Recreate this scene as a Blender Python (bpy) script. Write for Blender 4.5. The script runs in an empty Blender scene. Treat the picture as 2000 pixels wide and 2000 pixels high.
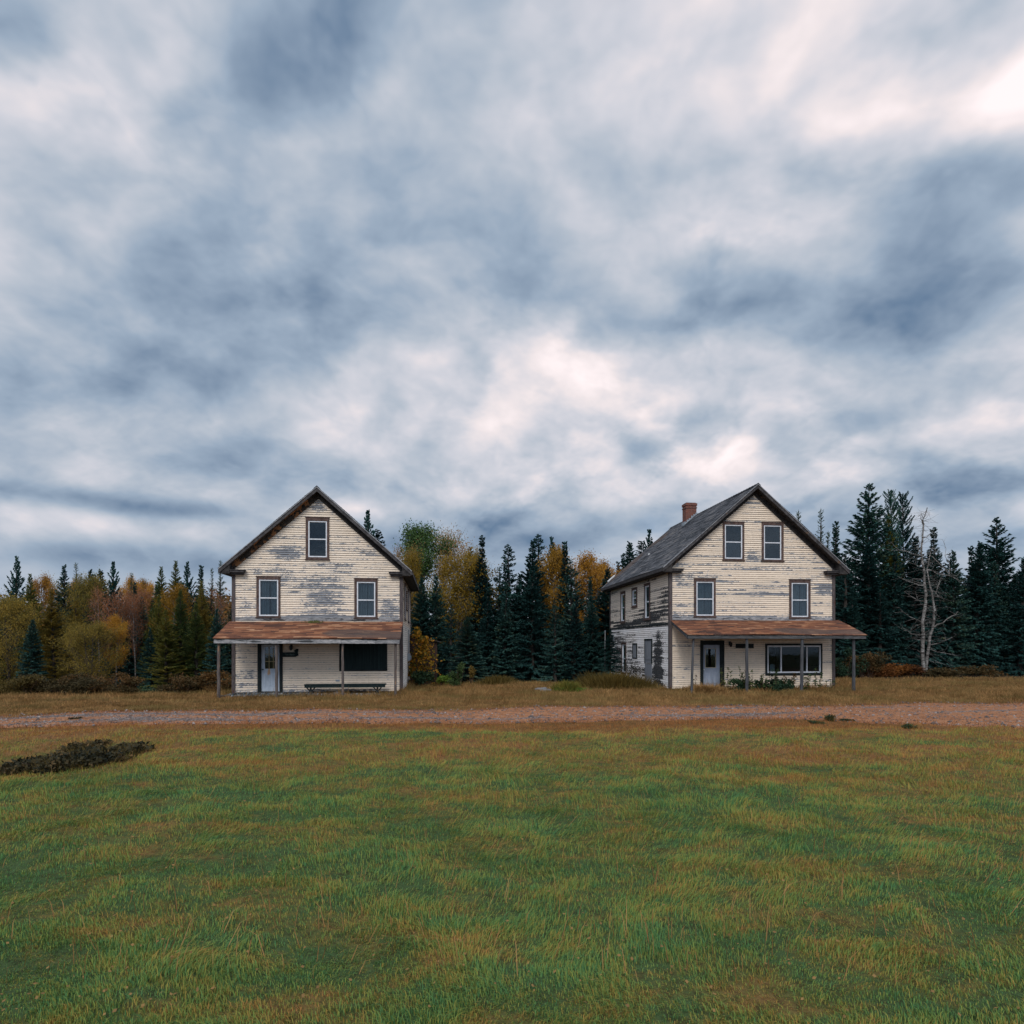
import bpy, math, random
import numpy as np
from mathutils import Vector, Matrix

R_ = math.radians
sc = bpy.context.scene
C = sc.collection

# ------------------------------------------------------------------ camera frame
FPX, CAMZ, HOR = 1220.0, 2.23, 1258.0          # focal length and horizon in photo pixels
TH = math.atan(140 / FPX)                      # both houses are turned by this
CT, ST = math.cos(TH), math.sin(TH)
LO = (-12.51, 28.0)                            # front left corner, left house
RO = (7.66, 30.315)                            # front left corner, right house


def X(px, Y): return (px - 1000) / FPX * Y
def Zt(py, Y): return CAMZ + (HOR - py) / FPX * Y


def sstep(a, b, x):
    t = np.clip((np.asarray(x, float) - a) / (b - a), 0, 1)
    return t * t * (3 - 2 * t)


def gz(x, y):
    """height of the ground"""
    x = np.asarray(x, float); y = np.asarray(y, float)
    z = 0.05 * np.sin(x * .31 + 1.3) * np.sin(y * .27 + .4) + 0.03 * np.sin(x * .83 + y * .6)
    near = sstep(25, 19, y)
    z = z + sstep(19, 16, y) * (.035 * np.sin(x * 2.3 + 1.5 * np.sin(y * 1.1)) * np.sin(y * 2.9 + 1.2 * np.sin(x * 1.3)) + .018 * np.sin(x * 5.1 + y * 2.2) * np.sin(y * 6.3 - x * 1.7))
    z = z * (0.35 + .65 * near)
    z = z + 0.10 * np.exp(-((y - 14.6) / 1.6) ** 2) * sstep(-9, -4, x)      # rise along the verge
    z = z - 0.35 * np.exp(-(((x + 9.6) / 1.9) ** 2 + ((y - 12.6) / 1.6) ** 2))   # hollow
    z = z + 0.10 * np.exp(-(((x + .3) / 3.2) ** 2 + ((y - 34.2) / 1.3) ** 2))
    back = 35.5 + 7 * sstep(9, 16, x) - 8.0 * sstep(-12.5, -15, x)
    z = z - 1.3 * sstep(0, 8, y - back)
    z = z + .06 * sstep(5, 9, x) * sstep(27, 30, y)
    return z


# ------------------------------------------------------------------ helpers: objects
def tag(o, label=None, cat=None, group=None, kind=None):
    if label: o['label'] = label
    if cat: o['category'] = cat
    if group: o['group'] = group
    if kind: o['kind'] = kind
    return o


def empty(name, loc, rz=0.0, label=None, cat=None, group=None):
    o = bpy.data.objects.new(name, None)
    C.objects.link(o)
    o.location = loc
    o.rotation_euler = (0, 0, rz)
    o.empty_display_size = .2
    return tag(o, label, cat, group)


def link(name, me, parent=None):
    o = bpy.data.objects.new(name, me)
    C.objects.link(o)
    if parent is not None: o.parent = parent
    return o


def np_mesh(name, V, F, mat=None, attrs=None, uv=None, smooth=False):
    V = np.ascontiguousarray(V, np.float32); F = np.ascontiguousarray(F, np.int32)
    me = bpy.data.meshes.new(name)
    nv, (nf, k) = len(V), F.shape
    me.vertices.add(nv); me.vertices.foreach_set('co', V.ravel())
    me.loops.add(nf * k); me.loops.foreach_set('vertex_index', F.ravel())
    me.polygons.add(nf)
    me.polygons.foreach_set('loop_start', np.arange(0, nf * k, k, dtype=np.int32))
    if attrs:
        for n, a in attrs.items():
            at = me.attributes.new(n, 'FLOAT', 'POINT')
            at.data.foreach_set('value', np.ascontiguousarray(a, np.float32))
    if uv is not None:
        l = me.uv_layers.new(name='UVMap')
        l.data.foreach_set('uv', np.ascontiguousarray(uv, np.float32).ravel())
    me.update(calc_edges=True)
    if smooth: me.polygons.foreach_set('use_smooth', np.ones(nf, bool))
    if mat: me.materials.append(mat)
    return me


class MB:
    """collects faces, with a board-wise random value and uv, into one mesh"""
    def __init__(s, fmap=None):
        s.v = []; s.f = []; s.r = []; s.uv = []; s.map = fmap or (lambda a, b, c: (a, b, c))

    def quad(s, pts, rnd=.5, uv=None, raw=False):
        b = len(s.v)
        for p in pts:
            s.v.append(p if raw else s.map(*p)); s.r.append(rnd)
        s.f.append(tuple(range(b, b + len(pts))))
        s.uv += list(uv) if uv else [(0, 0)] * len(pts)

    def hexa(s, p, rnd=.5):
        for q in ((0, 1, 2, 3), (7, 6, 5, 4), (0, 4, 5, 1), (1, 5, 6, 2), (2, 6, 7, 3), (3, 7, 4, 0)):
            s.quad([p[i] for i in q], rnd)

    def box(s, a0, a1, b0, b1, c0, c1, rnd=None):
        if rnd is None: rnd = random.random()
        s.hexa([(a0, b0, c0), (a1, b0, c0), (a1, b1, c0), (a0, b1, c0),
                (a0, b0, c1), (a1, b0, c1), (a1, b1, c1), (a0, b1, c1)], rnd)

    def prism(s, poly, axis_pts0, axis_pts1, rnd=.5):
        """two matching polygons joined"""
        n = len(axis_pts0)
        s.quad(axis_pts0, rnd); s.quad(list(reversed(axis_pts1)), rnd)
        for i in range(n):
            j = (i + 1) % n
            s.quad([axis_pts0[i], axis_pts1[i], axis_pts1[j], axis_pts0[j]], rnd)

    def bar(s, p, q, w, h=None, rnd=.5, up=(0, 0, 1)):
        p, q = Vector(p), Vector(q); d = (q - p).normalized()
        u = Vector(up)
        if abs(d.dot(u)) > .98: u = Vector((1, 0, 0))
        x = d.cross(u).normalized() * w / 2; y = x.cross(d).normalized() * (h or w) / 2
        a = [p - x - y, p + x - y, p + x + y, p - x + y]; b = [k + (q - p) for k in a]
        s.hexa([tuple(k) for k in a] + [tuple(k) for k in b], rnd)

    def tube(s, pts, rad, n=7, rnd=.5):
        pts = [Vector(p) for p in pts]
        rings = []
        for i, p in enumerate(pts):
            d = (pts[min(i + 1, len(pts) - 1)] - pts[max(i - 1, 0)]).normalized()
            u = Vector((0, 0, 1)) if abs(d.z) < .9 else Vector((1, 0, 0))
            x = d.cross(u).normalized(); y = x.cross(d)
            r = rad[i] if hasattr(rad, '__len__') else rad
            rings.append([tuple(p + (x * math.cos(k * 2 * math.pi / n) + y * math.sin(k * 2 * math.pi / n)) * r) for k in range(n)])
        for a, b in zip(rings, rings[1:]):
            for k in range(n):
                s.quad([a[k], a[(k + 1) % n], b[(k + 1) % n], b[k]], rnd)
        s.quad(rings[0], rnd); s.quad(rings[-1], rnd)

    def mesh(s, name, mat, smooth=False):
        me = bpy.data.meshes.new(name)
        me.from_pydata([tuple(v) for v in s.v], [], s.f)
        at = me.attributes.new('rnd', 'FLOAT', 'POINT'); at.data.foreach_set('value', s.r)
        l = me.uv_layers.new(name='UVMap')
        flat = []
        for f in s.f:
            for i in f: flat += s.uv[i]
        l.data.foreach_set('uv', flat)
        me.update()
        if smooth:
            for p in me.polygons: p.use_smooth = True
        if mat: me.materials.append(mat)
        return me

    def build(s, name, mat, parent=None, smooth=False, bevel=0):
        o = link(name, s.mesh(name, mat, smooth), parent)
        if bevel:
            import bmesh
            bm = bmesh.new(); bm.from_mesh(o.data)
            bmesh.ops.remove_doubles(bm, verts=bm.verts, dist=1e-5)
            bmesh.ops.bevel(bm, geom=bm.edges[:], offset=bevel, segments=1, affect='EDGES')
            bm.to_mesh(o.data); bm.free()
        return o


# ------------------------------------------------------------------ helpers: materials
class G:
    def __init__(s, name):
        s.mat = bpy.data.materials.new(name); s.mat.use_nodes = True
        s.nt = s.mat.node_tree; s.nt.nodes.clear()
        s.out = s.nt.nodes.new('ShaderNodeOutputMaterial')

    def put(s, sock, v):
        if isinstance(v, bpy.types.NodeSocket): s.nt.links.new(v, sock)
        elif isinstance(v, (tuple, list)) and len(v) == 3 and sock.type == 'RGBA': sock.default_value = (*v, 1)
        else: sock.default_value = v

    def n(s, t, ins=None, **props):
        nd = s.nt.nodes.new(t)
        for k, v in props.items(): setattr(nd, k, v)
        for k, v in (ins or {}).items(): s.put(nd.inputs[k], v)
        return nd

    def m(s, op, a, b=0.0, c=0.0, clamp=False):
        nd = s.n('ShaderNodeMath', {0: a, 1: b, 2: c}, operation=op); nd.use_clamp = clamp
        return nd.outputs[0]

    def vm(s, op, a, b=(0, 0, 0)):
        nd = s.n('ShaderNodeVectorMath', {0: a, 1: b}, operation=op)
        return nd.outputs['Value'] if op in ('LENGTH', 'DOT_PRODUCT', 'DISTANCE') else nd.outputs[0]

    def mix(s, f, a, b, blend='MIX'):
        nd = s.n('ShaderNodeMix', None, data_type='RGBA', blend_type=blend)
        s.put(nd.inputs[0], f); s.put(nd.inputs[6], a); s.put(nd.inputs[7], b)
        return nd.outputs[2]

    def noise(s, vec, scale=1.0, detail=4.0, rough=.55, dist=0.0):
        nd = s.n('ShaderNodeTexNoise', {'Vector': vec, 'Scale': scale, 'Detail': detail, 'Roughness': rough, 'Distortion': dist})
        return nd.outputs[0]

    def ss(s, x, a, b, lo=0.0, hi=1.0):
        nd = s.n('ShaderNodeMapRange', {0: x, 1: a, 2: b, 3: lo, 4: hi}, interpolation_type='SMOOTHSTEP')
        return nd.outputs[0]

    def ramp(s, f, stops):
        nd = s.n('ShaderNodeValToRGB', {0: f}); cr = nd.color_ramp
        while len(cr.elements) < len(stops): cr.elements.new(.5)
        for e, (p, c) in zip(cr.elements, stops): e.position = p; e.color = (*c, 1)
        return nd.outputs[0]

    def attr(s, name): return s.n('ShaderNodeAttribute', None, attribute_name=name).outputs['Fac']
    def obj(s): return s.n('ShaderNodeTexCoord').outputs['Object']
    def uv(s): return s.n('ShaderNodeTexCoord').outputs['UV']
    def pos(s): return s.n('ShaderNodeNewGeometry').outputs['Position']
    def sep(s, v): return s.n('ShaderNodeSeparateXYZ', {0: v}).outputs

    def bump(s, h, strength=.5, dist=.01):
        return s.n('ShaderNodeBump', {'Height': h, 'Strength': strength, 'Distance': dist}).outputs[0]

    def done(s, col, rough=.8, normal=None, metallic=0.0, spec=.3):
        b = s.n('ShaderNodeBsdfPrincipled', {'Base Color': col, 'Roughness': rough, 'Metallic': metallic, 'Specular IOR Level': spec})
        if normal is not None: s.put(b.inputs['Normal'], normal)
        s.nt.links.new(b.outputs[0], s.out.inputs[0])
        return s.mat


def blobsum(g, P, blobs):
    """soft wear patches: (u, v, z, ru, rv, rz, weight)"""
    tot = None
    for (x, y, z, rx, ry, rz, w) in blobs:
        d = g.vm('MULTIPLY', g.vm('SUBTRACT', P, (x, y, z)), (1 / rx, 1 / ry, 1 / rz))
        k = g.ss(g.vm('LENGTH', d), 1.0, .15, 0, w)
        tot = k if tot is None else g.m('ADD', tot, k)
    return tot if tot is not None else 0.0


def siding_mat(name, blobs, paint=(.74, .635, .52), paint_low=None, low_z=3.2, wood=((.10, .115, .14), (.27, .285, .31)), bias=0.0, bw=.14, fine=.46):
    g = G(name); P = g.obj(); rnd = g.attr('rnd')
    uvy = g.sep(g.uv())[1]; z = g.sep(P)[2]
    n1 = g.noise(g.vm('MULTIPLY', P, (1.7, 1.7, 5.5)), 1.0, 5, .6)
    n2 = g.noise(g.vm('MULTIPLY', P, (6.5, 6.5, 21)), 1.0, 4, .68)
    n4 = g.noise(g.vm('MULTIPLY', P, (16, 16, 60)), 1.0, 2, .6)
    a = g.m('ADD', g.m('MULTIPLY', n1, .88 - fine), g.m('MULTIPLY', n2, fine))
    a = g.m('ADD', a, g.m('MULTIPLY', n4, .12))
    a = g.m('ADD', a, g.m('MULTIPLY', g.m('SUBTRACT', rnd, .5), bw))
    a = g.m('ADD', a, g.m('MULTIPLY', g.m('SUBTRACT', .5, uvy), .10))
    a = g.m('ADD', a, g.m('ADD', blobsum(g, P, blobs), bias))
    mask = g.ss(a, .605, .63); halo = g.ss(a, .55, .60)
    big = g.noise(P, .55, 3)
    col = paint
    if paint_low: col = g.mix(g.ss(z, low_z - .02, low_z + .02), paint_low, paint)
    col = g.mix(g.m('MULTIPLY', g.m('SUBTRACT', rnd, .2), .22), col, (.50, .43, .36))
    col = g.mix(g.ss(big, .45, .7, 0, .22), col, (.50, .44, .36))
    # drip streaks
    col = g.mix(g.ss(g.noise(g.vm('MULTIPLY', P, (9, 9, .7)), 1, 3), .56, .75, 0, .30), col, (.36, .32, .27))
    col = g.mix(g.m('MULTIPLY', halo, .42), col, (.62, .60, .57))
    grain = g.noise(g.vm('MULTIPLY', P, (2.5, 2.5, 70)), 1.0, 4, .6)
    wcol = g.mix(g.ss(grain, .35, .65), wood[0], wood[1])
    col = g.mix(mask, col, wcol)
    # lower board edges: bare dirty wood, with the lap's shadow line painted in
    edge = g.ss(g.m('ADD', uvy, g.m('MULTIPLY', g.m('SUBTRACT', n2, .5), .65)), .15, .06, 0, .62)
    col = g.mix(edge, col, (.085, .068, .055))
    h = g.m('ADD', g.m('MULTIPLY', g.m('SUBTRACT', 1, mask), .6), g.m('MULTIPLY', grain, .5))
    return g.done(col, .75, g.bump(h, .5, .006), spec=.2)


def wood_mat(name, c1, c2, stretch=(6, 6, 1), patch=None, pamt=.55, rough=.85):
    g = G(name); P = g.obj(); rnd = g.attr('rnd')
    n1 = g.noise(g.vm('MULTIPLY', P, stretch), 3.0, 5, .65)
    n2 = g.noise(g.vm('MULTIPLY', P, stretch), .7, 3, .6)
    col = g.mix(g.ss(n1, .32, .68), c1, c2)
    col = g.mix(g.m('MULTIPLY', rnd, .35), col, tuple(k * .55 for k in c1))
    if patch: col = g.mix(g.ss(g.m('ADD', g.m('MULTIPLY', n2, .7), g.m('MULTIPLY', n1, .3)), pamt, pamt + .05), col, patch)
    return g.done(col, rough, g.bump(n1, .5, .008), spec=.2)


def plain(name, col, rough=.6, amt=.25, scale=6.0, metallic=0.0, spec=.3):
    g = G(name); n = g.noise(g.obj(), scale, 4, .6)
    c = g.mix(g.ss(n, .3, .75), col, tuple(k * (1 - amt) for k in col))
    return g.done(c, rough, g.bump(n, .15, .004), metallic, spec)


def shingle_mat(name, stops, patch=None):
    g = G(name); P = g.obj(); rnd = g.attr('rnd')
    big = g.noise(g.vm('MULTIPLY', P, (.8, 1.2, 1.2)), 1.0, 4, .6)
    f = g.m('ADD', g.m('MULTIPLY', rnd, .80), g.m('MULTIPLY', g.m('SUBTRACT', big, .5), 1.9))
    f = g.m('ADD', f, .10, clamp=True)
    fine = g.noise(P, 45, 3, .7)
    col = g.ramp(f, stops)
    if patch:
        col = g.mix(g.ss(blobsum(g, P, patch[0]), .25, .55, 0, .75), col, patch[1])
    col = g.mix(g.ss(fine, .4, .7, 0, .35), col, (.05, .05, .05))
    return g.done(col, .95, g.bump(fine, .4, .004), spec=.1)


def leaf_mat(name, stops, trans=.25, rough=.7, nscale=.35):
    """foliage: leaf colour by leaf, by clump and by tree; some light through the leaf"""
    g = G(name); rnd = g.attr('rnd')
    n = g.noise(g.pos(), nscale * 4, 3, .6)
    oi = g.n('ShaderNodeObjectInfo').outputs['Random']
    f = g.m('ADD', g.m('MULTIPLY', rnd, .55), g.m('MULTIPLY', g.m('SUBTRACT', n, .5), .9))
    f = g.m('ADD', g.m('SUBTRACT', f, .06), g.m('MULTIPLY', oi, .46), clamp=True)
    col = g.ramp(f, stops)
    d = g.n('ShaderNodeBsdfPrincipled', {'Base Color': col, 'Roughness': rough, 'Specular IOR Level': .15})
    t = g.n('ShaderNodeBsdfTranslucent', {'Color': col})
    mx = g.n('ShaderNodeMixShader', {0: trans, 1: d.outputs[0], 2: t.outputs[0]})
    g.nt.links.new(mx.outputs[0], g.out.inputs[0])
    return g.mat


def glass_mat(name, k):
    g = G(name)
    f = g.m('MULTIPLY', g.n('ShaderNodeFresnel', {'IOR': 1.45}).outputs[0], k)
    n = g.bump(g.noise(g.obj(), 2.2, 2), .12, .02)
    gl = g.n('ShaderNodeBsdfGlossy', {'Color': (.85, .93, 1.0), 'Roughness': .04, 'Normal': n})
    tr = g.n('ShaderNodeBsdfTransparent', {'Color': (.62, .70, .74)})
    mx = g.n('ShaderNodeMixShader', {0: f, 1: tr.outputs[0], 2: gl.outputs[0]})
    g.nt.links.new(mx.outputs[0], g.out.inputs[0])
    return g.mat


def brick_mat():
    g = G('chimney_brick'); P = g.obj(); s = g.sep(P)
    vec = g.n('ShaderNodeCombineXYZ', {0: g.m('ADD', s[0], s[1]), 1: s[2], 2: 0.0}).outputs[0]
    b = g.n('ShaderNodeTexBrick', {'Vector': vec, 'Color1': (.17, .045, .028, 1), 'Color2': (.10, .03, .022, 1), 'Mortar': (.16, .12, .10, 1),
                                   'Scale': 1.0, 'Mortar Size': .008, 'Brick Width': .2, 'Row Height': .067})
    n = g.noise(P, 7, 4)
    c = g.mix(g.ss(n, .45, .75, 0, .6), b.outputs[0], (.08, .06, .055))
    return g.done(c, .9, g.bump(b.outputs[1], -.5, .01))


MT = {}
MT['glass'] = glass_mat('window_glass', 1.15); MT['glass_dim'] = glass_mat('shaded_window_glass', .45)  # dim copy reflects less, so porch shade is put into the glass
MT['vinyl'] = plain('white_sash_paint', (.62, .66, .72), .5, .2)
MT['curtain'] = plain('grey_curtain_cloth', (.30, .31, .33), .95, .3, 3)
MT['screen'] = plain('grey_insect_mesh', (.085, .095, .12), .8, .25, 3)
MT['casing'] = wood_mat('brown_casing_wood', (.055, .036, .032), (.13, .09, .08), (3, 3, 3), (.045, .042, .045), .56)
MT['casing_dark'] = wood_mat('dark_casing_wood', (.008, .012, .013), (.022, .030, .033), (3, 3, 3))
MT['corner'] = wood_mat('corner_board_wood', (.05, .042, .045), (.12, .105, .105), (8, 8, 1.2), (.07, .032, .025), .57)
MT['rake'] = wood_mat('weathered_roof_edge_wood', (.03, .029, .032), (.085, .082, .085), (2, 2, 2), (.10, .06, .035), .60)
MT['drip'] = wood_mat('grey_edge_strip', (.16, .17, .19), (.30, .31, .33), (2, 2, 2))
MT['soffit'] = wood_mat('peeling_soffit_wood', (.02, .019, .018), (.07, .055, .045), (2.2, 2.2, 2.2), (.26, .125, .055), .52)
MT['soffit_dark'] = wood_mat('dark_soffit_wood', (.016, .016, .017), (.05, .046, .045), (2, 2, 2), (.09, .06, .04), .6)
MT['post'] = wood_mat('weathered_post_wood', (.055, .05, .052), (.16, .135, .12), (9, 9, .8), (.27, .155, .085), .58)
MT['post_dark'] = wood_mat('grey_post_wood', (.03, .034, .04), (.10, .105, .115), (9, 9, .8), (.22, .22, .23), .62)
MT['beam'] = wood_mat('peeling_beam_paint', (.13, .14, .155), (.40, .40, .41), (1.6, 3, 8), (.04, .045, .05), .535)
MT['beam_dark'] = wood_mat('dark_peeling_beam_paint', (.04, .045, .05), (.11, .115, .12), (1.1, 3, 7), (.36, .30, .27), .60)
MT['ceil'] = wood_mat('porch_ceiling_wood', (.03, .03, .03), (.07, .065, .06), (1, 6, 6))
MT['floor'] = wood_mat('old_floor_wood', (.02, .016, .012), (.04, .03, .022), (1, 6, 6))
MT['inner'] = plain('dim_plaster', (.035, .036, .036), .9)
MT['board_dark'] = wood_mat('dark_green_board', (.006, .014, .016), (.014, .028, .030), (9, 9, .5))
MT['iron'] = plain('dark_iron', (.018, .024, .026), .6)
MT['metal'] = plain('grey_galvanised_metal', (.26, .30, .34), .5, .3, 5, .3)
MT['white_metal'] = plain('white_painted_metal', (.55, .56, .57), .5, .2)
MT['door_blue'] = wood_mat('pale_blue_door_paint', (.36, .43, .52), (.46, .53, .62), (3, 3, .8), (.42, .27, .16), .60)
MT['door_grey'] = wood_mat('pale_grey_door_paint', (.28, .33, .42), (.36, .41, .50), (3, 3, .8))
MT['muntin'] = plain('yellowed_muntin_paint', (.33, .27, .15), .6)
MT['muntin_dim'] = plain('beige_trim_paint', (.40, .36, .28), .6)
MT['brick'] = brick_mat()
MT['stone'] = plain('foundation_stone', (.11, .12, .13), .95, .5, 9)
MT['slab'] = plain('grey_slab_stone', (.20, .21, .22), .9, .4, 5)
MT['shed'] = wood_mat('brown_shed_board', (.035, .022, .018), (.085, .05, .042), (9, 9, .8))
MT['letter'] = plain('faded_pale_lettering', (.12, .17, .17), .8)
MT['paper'] = plain('pale_paper', (.33, .34, .35), .9)
MT['shutter'] = wood_mat('grey_shutter_board', (.13, .145, .17), (.21, .23, .26), (9, 9, .6))
MT['roof'] = shingle_mat('grey_asphalt_shingle', [(.0, (.035, .04, .048)), (.4, (.075, .082, .094)), (.75, (.12, .125, .14)), (1, (.17, .165, .165))],
                         (((1.2, 11, 7, 2.5, 3.0, 2.6, .9), (3.2, 10.5, 9, 1.2, 2.5, 1.5, .7)), (.115, .085, .072)))
MT['porchroof'] = shingle_mat('red_brown_porch_shingle', [(.0, (.075, .042, .034)), (.3, (.15, .066, .042)), (.58, (.24, .10, .055)), (.8, (.32, .145, .075)), (1, (.43, .25, .15))],
                              (((5.4, -1.5, 2.6, 2.0, .9, .8, .9), (6.8, -1.6, 2.6, 1.6, .7, .7, .7), (8.4, -1.6, 2.6, 1.6, .9, .7, .7)), (.095, .075, .068)))

# ------------------------------------------------------------------ houses
CLAP = .102


def frontmap(a, n, z): return (a, -n, z)


def clapboards(mb, a0, a1, z0, z1, left=None, right=None, holes=(), seed=0, jit=.004, flip=False):
    """lapped boards on one wall; left(z)/right(z) give the ends of a row"""
    rg = random.Random(seed)
    n = int(math.ceil((z1 - z0) / CLAP))
    for i in range(n):
        zb, zt = z0 + i * CLAP, min(z0 + (i + 1) * CLAP, z1)
        zm = (zb + zt) / 2
        l = left(zm) if left else a0
        r = right(zm) if right else a1
        if r - l < .05: continue
        spans = [(l, r)]
        for (h0, h1, hz0, hz1) in holes:
            if hz0 < zm < hz1:
                new = []
                for (p, q) in spans:
                    if h1 <= p or h0 >= q: new.append((p, q)); continue
                    if p < h0: new.append((p, h0))
                    if q > h1: new.append((h1, q))
                spans = new
        for (p, q) in spans:
            cuts = [p]; x = p + rg.uniform(.6, 3.6)
            while x < q - .3: cuts.append(x); x += rg.uniform(1.6, 4.2)
            cuts.append(q)
            for c0, c1 in zip(cuts, cuts[1:]):
                rnd = rg.random(); uo = rg.uniform(0, 50)
                o = .025 + rg.uniform(-.004, .008)
                nseg = max(1, int((c1 - c0) / .9))
                zz = [zb + rg.uniform(-jit, jit) for _ in range(nseg + 1)]
                for k in range(nseg):
                    x0 = c0 + (c1 - c0) * k / nseg; x1 = c0 + (c1 - c0) * (k + 1) / nseg
                    mb.quad([(x0, o, zz[k]), (x1, o, zz[k + 1]), (x1, -.008, zt + .012), (x0, -.008, zt + .012)], rnd,
                            [(x0 + uo, 0), (x1 + uo, 0), (x1 + uo, 1), (x0 + uo, 1)])
                    mb.quad([(x0, o, zz[k]), (x1, o, zz[k + 1]), (x1, -.010, zz[k + 1] + .012), (x0, -.010, zz[k] + .012)], rnd,
                            [(x0 + uo, 0), (x1 + uo, 0), (x1 + uo, 0), (x0 + uo, 0)])


def window(root, fm, c, f, zm, kind, casing='casing', seed=0, thick=.09):
    """c = casing outer (a0,z0,a1,z1); f = white frame outer; zm = meeting rail"""
    rg = random.Random(seed)
    a0, z0, a1, z1 = c; p0, q0, p1, q1 = f
    m = MB(fm)
    m.box(a0, p0, -.05, .045, z0, z1); m.box(p1, a1, -.05, .045, z0, z1)
    m.box(p0, p1, -.05, .05, q1, z1); m.box(a0 - .03, a1 + .03, -.05, .085, z0 - .05, z0)
    m.box(p0, p1, -.05, .045, z0, q0)
    m.box(a0 - .02, a1 + .02, .0, .07, z1, z1 + .03)
    w = m.build('window', MT[casing], root)
    m = MB(fm); t = .055
    m.box(p0, p0 + t, -.04, .028, q0, q1); m.box(p1 - t, p1, -.04, .028, q0, q1)
    m.box(p0 + t, p1 - t, -.04, .027, q1 - t, q1); m.box(p0 + t, p1 - t, -.04, .027, q0, q0 + t)
    m.box(p0 + t, p1 - t, -.03, .022, zm - .025, zm + .025)
    m.build('sash', MT['vinyl'], w)
    m = MB(fm); m.box(p0 + t, p1 - t, -.02, -.014, zm + .025, q1 - t); m.build('pane', MT['glass'], w)
    m = MB(fm); m.box(p0 + t, p1 - t, -.02, -.014, q0 + t, zm - .025); m.build('pane', MT['glass'], w)
    if kind in ('screen', 'curtain'):
        m = MB(fm); m.box(p0 + t, p1 - t, -.034, -.030, q0 + t, zm - .025, .5)
        if kind == 'screen': m.build('insect_screen', MT['screen'], w)
    if kind == 'curtain':
        m = MB(fm); N = 44; lo, hi = q0 - .02, q1 - .02
        gap = p0 + (p1 - p0) * rg.uniform(.52, .62)
        prev = None
        ph = rg.uniform(0, 6)
        for k in range(N + 1):
            a = p0 + (p1 - p0) * k / N
            nn = -.13 + .03 * math.sin(k * .95 + ph) + .014 * math.sin(k * 2.1 + ph * 2)
            sag = .03 * math.sin(k * .35 + ph)
            cur = (a, nn, hi + sag * .3, lo)
            if prev and not (abs(a - gap) < .022):
                m.quad([(prev[0], prev[1], lo), (cur[0], cur[1], lo), (cur[0], cur[1], cur[2]), (prev[0], prev[1], prev[2])])
            prev = cur
        m.build('curtain', MT['curtain'], w, True)
    return w


def roof_slope(mb, fn, a0, a1, length, tabs=.32, exp=.15, seed=0, wave=.02):
    """shingle courses: fn(a, s, n) -> point; a along the eave, s up the slope from the eave, n off the surface"""
    rg = random.Random(seed)
    n = int(math.ceil(length / exp))
    for i in range(n):
        s0, s1 = i * exp, min((i + 1) * exp, length)
        a = a0 - rg.uniform(0, tabs)
        while a < a1:
            w = tabs * rg.choice((1, 1, 1, 2, 3)); b = min(a + w, a1); aa = max(a, a0)
            if b - aa > .01:
                rnd = rg.random(); lift = .010 + rg.uniform(0, .006)
                if rg.random() < .03: lift += .012
                js = rg.uniform(-.006, .006)
                wv = lambda x, s: wave * (math.sin(x * 1.1 + s * .9 + seed) + math.sin(x * .47 - s * 1.3)) * .5
                P = lambda x, s, k: fn(x, s, k + wv(x, s))
                mb.quad([P(aa, s0 + js, lift), P(b, s0 + js, lift), P(b, s1 + .006, .001), P(aa, s1 + .006, .001)], rnd)
                mb.quad([P(aa, s0 + js, lift), P(b, s0 + js, lift), P(b, s0 + js, -.004), P(aa, s0 + js, -.004)], rnd * .3)
            a = b if b > a else a + w


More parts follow.
